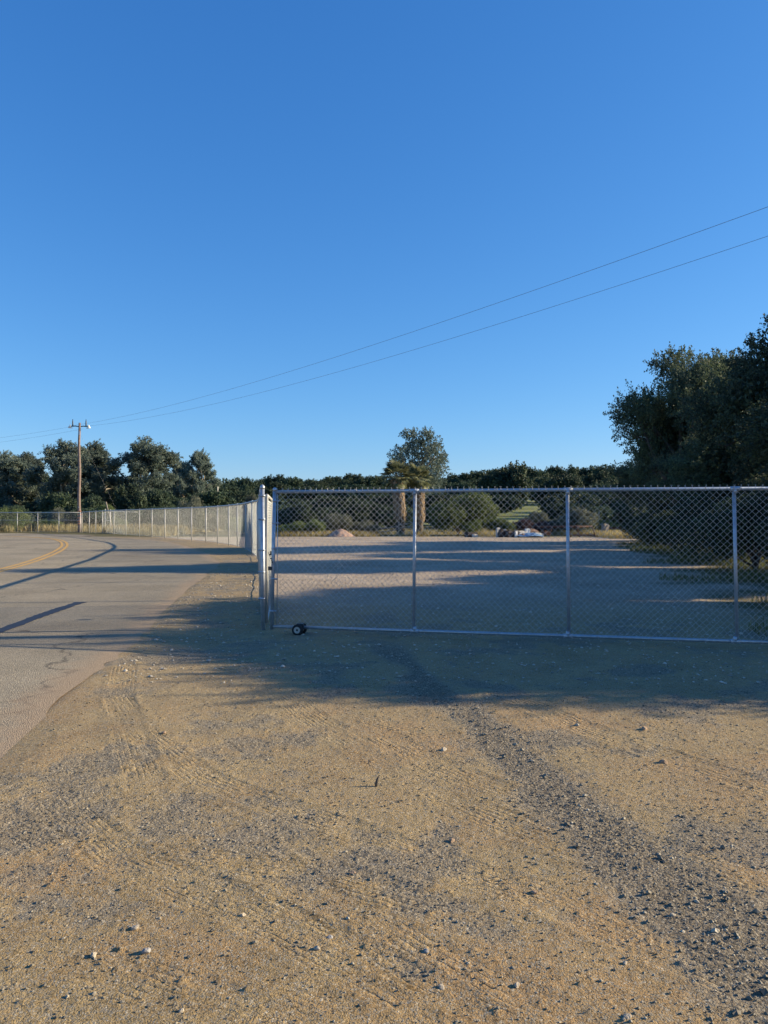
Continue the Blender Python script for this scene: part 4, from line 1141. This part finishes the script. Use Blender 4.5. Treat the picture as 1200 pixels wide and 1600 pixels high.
mound(532, 56.5, 50, 0.62, 'reddish dirt mound seen through the left part of the gate', M['mound'])
def rock_mesh(name, r, seed, sub=2, flat=0.7, rough=0.25):
    bm = bmesh.new(); bmesh.ops.create_icosphere(bm, subdivisions=sub, radius=1)
    rr = random.Random(seed); ax_ = [Vector((rr.uniform(-1, 1), rr.uniform(-1, 1), rr.uniform(-1, 1))).normalized() for _ in range(9)]; ct = [rr.uniform(0.55, 0.95) for _ in range(9)]
    for v in bm.verts:
        p = v.co.copy()
        for a, c in zip(ax_, ct):
            q = p.dot(a)
            if q > c: p -= a * (q - c)
        p *= 1 + rr.uniform(-rough, rough) * 0.18
        v.co = Vector((p.x * r * 1.1, p.y * r * 0.85, p.z * r * flat))
    me = bpy.data.meshes.new(name); bm.to_mesh(me); bm.free(); return me
def block(px, py, d, w_, h_, m, lab, nm='concrete_block', tilt=0.2, rz=0.3, dep=None):
    z = max(0.0, zt(py, d))
    mb = MB().box((0, 0, 0), (w_, dep or w_ * .8, h_), rz, Matrix.Rotation(tilt, 3, 'Y'))
    me = mb.mesh(nm); bm = bmesh.new(); bm.from_mesh(me)
    bmesh.ops.bevel(bm, geom=bm.edges[:], offset=min(w_, h_) * 0.12, segments=2, affect='EDGES')
    bmesh.ops.subdivide_edges(bm, edges=bm.edges[:], cuts=2, use_grid_fill=True)
    for v in bm.verts: v.co += Vector((random.uniform(-1, 1), random.uniform(-1, 1), random.uniform(-1, 1))) * min(w_, h_) * 0.05
    bm.to_mesh(me); bm.free()
    o = link(nm, me, m, None, (at(px, d), d, max(z, h_ / 2 - 0.02))); props(o, lab, 'rubble'); return o
D = 55.0
block(778, 834, D, 0.26, 0.7, M['block'], 'upright white slab at the left end of the rubble heap', tilt=0.08)
block(783, 836, D - .3, 0.35, 0.6, M['darkstone'], 'dark post-like chunk beside the upright white slab', 'rubble_chunk', tilt=0.3)
block(790, 832, D + .1, 0.42, 0.34, M['block'], 'white block lying on top of the dark rubble', tilt=0.6)
block(799, 836, D - .2, 0.95, 0.5, M['darkstone'], 'low dark brown rubble pile in the middle of the heap', 'rubble_chunk', tilt=0.05)
block(806, 838, D - .5, 0.22, 0.45, M['white'], 'small upright white block right of the dark rubble pile', tilt=0.0)
block(812, 834, D, 0.8, 0.42, M['block'], 'tan rounded block between dark rubble and blue tarp', tilt=0.1)
block(824, 833, D + .2, 0.35, 0.62, M['white'], 'pale crate standing on the blue tarp', tilt=0.0)
block(840, 836, D, 0.7, 0.32, M['block'], 'broken grey block at the right end of the blue tarp', tilt=0.1)
block(736, 836, D + .4, 0.8, 0.35, M['darkstone'], 'dark flat boulder alone left of the rubble heap', 'boulder', tilt=0.05)
block(742, 837, D, 0.35, 0.22, M['block'], 'small pale stone touching the dark flat boulder', 'boulder', tilt=0.1)
block(945, 831, 56, 0.5, 0.95, M['oldwood'], 'pale broken stump standing in the orange grass right of the pipe frame', 'broken_stump', tilt=0.15)
block(853, 833, D + .6, 0.55, 0.3, M['rust'], 'rust-red scrap at the left foot of the pipe frame', 'rubble_chunk', tilt=0.2)
block(832, 831, D + 1.2, 0.7, 0.35, M['mound'], 'reddish broken slab behind the blue tarp', 'rubble_chunk', tilt=0.3)
block(818, 837, D - .6, 0.3, 0.25, M['mound'], 'small reddish brick lump in front of the tan block', 'rubble_chunk', tilt=0.4)
# tarp
n = 26; V = []; F = []
for j in range(n):
    for i in range(n):
        u = i / (n - 1) - .5; v = j / (n - 1) - .5
        V.append((u * 1.9, v * 1.4, 0.10 + 0.22 * max(0, 1 - (u * u + v * v) * 4.2) + 0.10 * float(fbm(np.array(u), np.array(v), 4, 3, .6, 5))))
for j in range(n - 1):
    for i in range(n - 1): F.append((j * n + i, j * n + i + 1, (j + 1) * n + i + 1, (j + 1) * n + i))
o = link('tarp', np_mesh('tarp', V, F, False), M['bluetarp'], None, (at(828, 54.6), 54.6, 0)); props(o, 'crumpled faded blue tarp on the ground in the rubble heap', 'tarp')
# rusty pipe frame (low rack)
fx0, fx1 = at(858, 55), at(926, 55)
fr = empty('pipe_frame', (fx0, 55.0, 0), 0, 'low rusty pipe rack with splayed legs at the back of the lot', 'pipe rack')
W_ = fx1 - fx0
MB().tube([(-1.0, 0, 0.78), (W_ * .5, 0, 0.80), (W_, 0, 0.78)], 0.035, 8).build('top_bar', M['rust'], fr, True)
MB().tube([(-.6, 0.7, 0.70), (W_, 0.7, 0.72)], 0.03, 8).build('top_bar', M['rust'], fr, True)
for q, s in ((0.08, -1), (0.42, 1), (0.62, 1), (0.98, 1)):
    MB().tube([(q * W_, 0, 0.78), (q * W_ + s * 0.18, 0, 0.35), (q * W_ + s * 0.26, 0.05, 0)], 0.032, 8).build('leg', M['rust'], fr, True)
    MB().tube([(q * W_, 0, 0.78), (q * W_ + 0.02, 0.7, 0.71)], 0.028, 6).build('cross_bar', M['rust'], fr, True)
MB().box((W_ * .8, 0.1, 0.14), (1.5, 0.6, 0.10)).build('bottom_tray', M['rust'], fr)
# stake
o = MB().box((0, 0, 0.95), (0.09, 0.09, 1.9)).build('wooden_stake', M['oldwood'], None, False, (at(936, 62), 62, 0)); props(o, 'thin grey wooden stake standing right of the tall grey-green bush', 'stake')
o = MB().box((0, 0, 0.6), (3.4, 0.08, 0.12)).box((-1.6, 0, 0.3), (.1, .1, .75)).box((1.6, 0, 0.3), (.1, .1, .75)).box((0, 0, 0.3), (3.4, 0.06, 0.1)).build('low_rail', M['rust'], None, False, (at(975, 58), 58, 0)); props(o, 'low rust-red rail behind the orange grass right of the stump', 'rail')
# leaning wooden rails
rf = empty('rail_fence', (at(590, 60), 60, 0), 0, 'weathered wooden rail fence sagging left, below the left palm', 'fence')
def rw(px, py): return ((px - 590) * 60 / 1200, 0, zt(py, 60))
for a, b in (((588, 827), (624, 822)), ((624, 820), (648, 816)), ((588, 832), (622, 827)), ((624, 825), (648, 821))):
    p0, p1 = Vector(rw(*a)), Vector(rw(*b))
    MB().tube([p0, p0.lerp(p1, .5) + Vector((0, 0, -.03)), p1], 0.05, 6).build('rail', M['oldwood'], rf, True)
for a in (589, 623, 648):
    MB().box((rw(a, 800)[0], 0.08, 0.5), (0.12, 0.1, 1.15)).build('post', M['oldwood'], rf)

# ------------------------------------------------------------------ far white things
def pickup(px, d, label, rz):
    x = at(px, d); z = G(x, d)
    r = empty('parked_truck', (x, d, z), rz, label, 'truck', 'white trucks parked behind the far fence')
    prof = [(-2.6, .55), (-2.6, 1.0), (-1.55, 1.12), (-0.9, 1.75), (0.55, 1.78), (0.75, 1.85), (2.6, 1.85), (2.65, .6)]
    V = [(px_, s * 0.92 if pz < 1.2 else s * 0.78, pz) for s in (-1, 1) for px_, pz in prof]
    k = len(prof); F = [tuple(range(k)), tuple(range(2 * k - 1, k - 1, -1))] + [(i, (i + 1) % k, (i + 1) % k + k, i + k) for i in range(k)]
    MB().add(V, F).build('body', M['white'], r)
    for wx_ in (-1.75, 1.7):
        for s in (-1, 1):
            wl = MB().lathe([(0.2, -.1), (.36, -.1), (.38, 0), (.36, .1), (.2, .1)], (wx_, s * .85, .38), 18, 'Y').build('wheel', M['rubber'], r, True)
            MB().lathe([(0.02, -.105), (.2, -.105), (.2, .105), (.02, .105)], (wx_, s * .85, .38), 14, 'Y').build('rim', M['rim'], wl, True)
    MB().box((-0.25, 0, 1.42), (0.95, 1.68, 0.32)).build('side_window', M['glass'], r)
    return r
pickup(40, 150, 'white truck roof behind brush, leftmost of the three beyond the far fence', math.radians(88))
pickup(53, 156, 'small white truck roof between the leftmost one and the bright camper', math.radians(88))
t = pickup(67, 138, 'brightest white truck with boxy camper behind the far fence', math.radians(88))
MB().box((1.5, 0, 1.68), (2.2, 1.7, 0.35)).build('camper_top', M['white'], t)
sx_, sd_ = at(105, 108), 108
sh = empty('garden_shed', (sx_, sd_, G(sx_, sd_)), 0.2, 'little white shed with a gable roof left of the utility pole foot', 'shed')
hz = zt(812, 108) - G(sx_, sd_)
MB().box((0, 0, hz / 2), (1.25, 1.4, hz)).build('wall', M['galv_old'], sh)
MB().add([(-.85, -.9, hz + .004), (.85, -.9, hz + .004), (0, -.9, hz + .55), (-.85, .9, hz + .004), (.85, .9, hz + .004), (0, .9, hz + .55)], [(0, 1, 2), (3, 5, 4), (0, 2, 5, 3), (1, 4, 5, 2), (0, 3, 4, 1)]).build('roof', M['white'], sh)
wx_ = at(803, 160)
o = MB().box((0, 0, 0.35), (0.7, 0.7, 0.7)).add([(-.42, -.42, .704), (.42, -.42, .704), (0, -.42, 0.95), (-.42, .42, .704), (.42, .42, .704), (0, .42, 0.95)], [(0, 1, 2), (3, 5, 4), (0, 2, 5, 3), (1, 4, 5, 2), (0, 3, 4, 1)]).build('garden_box', M['white'], None, False, (wx_, 160, G(wx_, 160)))
props(o, 'tiny white roofed box in the gap under the oaks right of the big bush', 'garden box')

# ------------------------------------------------------------------ stones
stone_m = [mat('pale_stone', (0.40, 0.34, 0.255), 0.85, 0, 0.2, 30, 0.4, 120), mat('grey_stone', (0.27, 0.26, 0.25), 0.85, 0, 0.3, 30, 0.4, 120), mat('brown_stone', (0.30, 0.21, 0.14), 0.9, 0, 0.3, 30, 0.4, 120)]
stones = [  # px, py (foot), radius in px, material, label
    (147, 1492, 7, 0, 'pale rounded stone at lower left, biggest near the corner'),
    (230, 1487, 8, 1, 'grey clod in a dark gravel patch at lower left, right of the pale rounded stone'),
    (213, 1449, 7, 0, 'flat tan pair of pebbles above the pale rounded stone at lower left'),
    (380, 1428, 5, 0, 'angular whitish pebble on the dirt left of centre'),
    (496, 1482, 6, 0, 'angular pale stone with a long shadow, lower centre'),
    (516, 1463, 5, 1, 'light grey stone just above and right of the angular one, lower centre'),
    (689, 1542, 6, 0, 'white half-buried stone at the bottom, right of centre'),
    (666, 1486, 5, 1, 'grey pebble above the white half-buried stone'),
    (693, 1166, 6, 0, 'pale stone on the orange dirt beside the gravel streak'),
    (706, 1307, 6, 2, 'dark brown clod lying alone right of centre'),
    (551, 1360, 5, 2, 'small brown clod beside the tyre marks in the middle'),
    (834, 1391, 6, 2, 'dark clod with greenish tint left of the gravel streak'),
    (902, 1131, 5, 0, 'pinkish pale stone at the head of the rut on the right'),
    (1036, 1188, 7, 2, 'large brown stone on the sunlit dirt at right'),
    (1007, 1139, 6, 2, 'low brown clod above the large brown stone at right'),
    (976, 1505, 5, 0, 'squarish pale pebble at lower right'),
    (979, 1596, 7, 0, 'flat cream stone cut by the bottom edge'),
    (1050, 1426, 5, 0, 'flat whitish pebble in the dark gravel streak'),
    (807, 1541, 6, 0, 'yellowish stone at the bottom right of centre'),
    (285, 1581, 5, 0, 'small white pebble at the bottom below the dark patch'),
    (256, 1148, 5, 2, 'dark clod between the tyre grooves left of centre'),
    (146, 1396, 0, 0, ''),
]
for i, (px, py, rp, mi, lab) in enumerate(stones):
    if not lab: continue
    x, y = gp(px, py); r = rp * y / 1200
    z = float(ground_h(np.array([x]), np.array([y]))[0])
    o = link('stone', rock_mesh('stone', r, i * 3 + 1), stone_m[mi], None, (x, y, z + r * 0.18), (0, 0, random.uniform(0, 6))); props(o, lab, 'stone', 'larger stones lying on the dirt')
# curled strip of bark standing in the dirt
x, y = gp(590, 1222)
z = float(ground_h(np.array([x]), np.array([y]))[0])
o = MB().tube([(-.008, 0, -.01), (-.006, 0, .02), (.0, 0, .045), (.012, 0, .066)], [.007, .010, .007, .001], 6).build('bark_strip', M['bark'], None, True, (x, y, z)); props(o, 'dark curled strip of bark sticking up from the dirt', 'bark strip')
# twigs at right
x, y = gp(1130, 1366)

# loose gravel: one uncountable object
def pebbles(name, n, xr, yr, size, m, keep, seed):
    rr = np.random.default_rng(seed)
    x = rr.uniform(*xr, n); y = rr.uniform(*yr, n)
    k = keep(x, y, rr); x = x[k]; y = y[k]; n = len(x)
    z = ground_h(x, y)
    base = np.array([[1, 0, 0], [0, 1, 0], [-1, 0, 0], [0, -1, 0], [0, 0, 1], [0, 0, -1], [.6, .6, .55], [-.6, .6, .45], [-.55, -.6, .6], [.6, -.6, .5]])
    fc = np.array([[0, 6, 4], [6, 1, 4], [1, 7, 4], [7, 2, 4], [2, 8, 4], [8, 3, 4], [3, 9, 4], [9, 0, 4], [0, 1, 6], [1, 2, 7], [2, 3, 8], [3, 0, 9], [0, 5, 1], [1, 5, 2], [2, 5, 3], [3, 5, 0]])
    s = size * rr.gamma(3.0, 0.33, n) ; s = np.clip(s, size * .4, size * 3.2)
    V = base[None] * (1 + rr.uniform(-.3, .3, (n, 10, 3)))
    V *= (s[:, None, None] * np.stack([np.ones(n) * 1.1, rr.uniform(.6, 1, n), rr.uniform(.45, .8, n)], -1)[:, None, :])
    a = rr.uniform(0, 2 * PI, n); ca, sa = np.cos(a)[:, None], np.sin(a)[:, None]
    X = V[..., 0] * ca - V[..., 1] * sa + x[:, None]; Y = V[..., 0] * sa + V[..., 1] * ca + y[:, None]
    Z = V[..., 2] + (z + s * .15)[:, None]
    F = (fc[None] + (np.arange(n) * 10)[:, None, None]).reshape(-1, 3)
    return link(name, np_mesh(name, np.stack([X, Y, Z], -1).reshape(-1, 3), F, False), m)
M['pebble'] = leaf_mat('mixed_gravel', (0.11, 0.095, 0.07), (0.24, 0.205, 0.145), (0.48, 0.42, 0.31), 0.0, 9.0)
M['pebble_pale'] = leaf_mat('crushed_pale_rock', (0.24, 0.21, 0.17), (0.40, 0.36, 0.29), (0.62, 0.56, 0.47), 0.0, 9.0)
def off_road(x, y): return road_mask(x, y) < -0.05
o = pebbles('gravel', 190000, (-3.6, 3.6), (2.1, 8.5), 0.0030, M['pebble'], lambda x, y, rr: (rr.random(len(x)) < (0.30 + 0.70 * gravel_mask(x, y) ** 1.5) * np.clip(4.0 / y, 0, 1)) & off_road(x, y) & (np.abs(x) < y * .56), 5)
props(o, 'loose grey gravel streaked across the tan dirt in front of the gate', 'gravel', kind='stuff')
o = pebbles('gravel', 12000, (-0.6, 3.2), (2.1, 9.0), 0.0072, M['pebble'], lambda x, y, rr: (rr.random(len(x)) < 0.85 * np.clip(gravel_mask(x, y) - .3, 0, 1) ** 1.2) & off_road(x, y) & (np.abs(x - np.interp(y, gpy, gpx)) < .55), 6)
props(o, 'coarser broken gravel in the dark streak running to the lower right', 'gravel', kind='stuff')
o = pebbles('gravel', 26000, (-4.5, 6), (7, 24), 0.009, M['pebble_pale'], lambda x, y, rr: (rr.random(len(x)) < .6) & off_road(x, y), 8)
props(o, 'shaded crushed rock under and behind the gate', 'gravel', kind='stuff')
o = pebbles('gravel', 9000, (-7, -1.5), (8, 36), 0.007, M['pebble_pale'], lambda x, y, rr: (x < np.interp(y, [10, 30], [-1.5, -4.8])) & off_road(x, y), 9)
props(o, 'loose gravel on the shoulder between road and fence', 'gravel', kind='stuff')
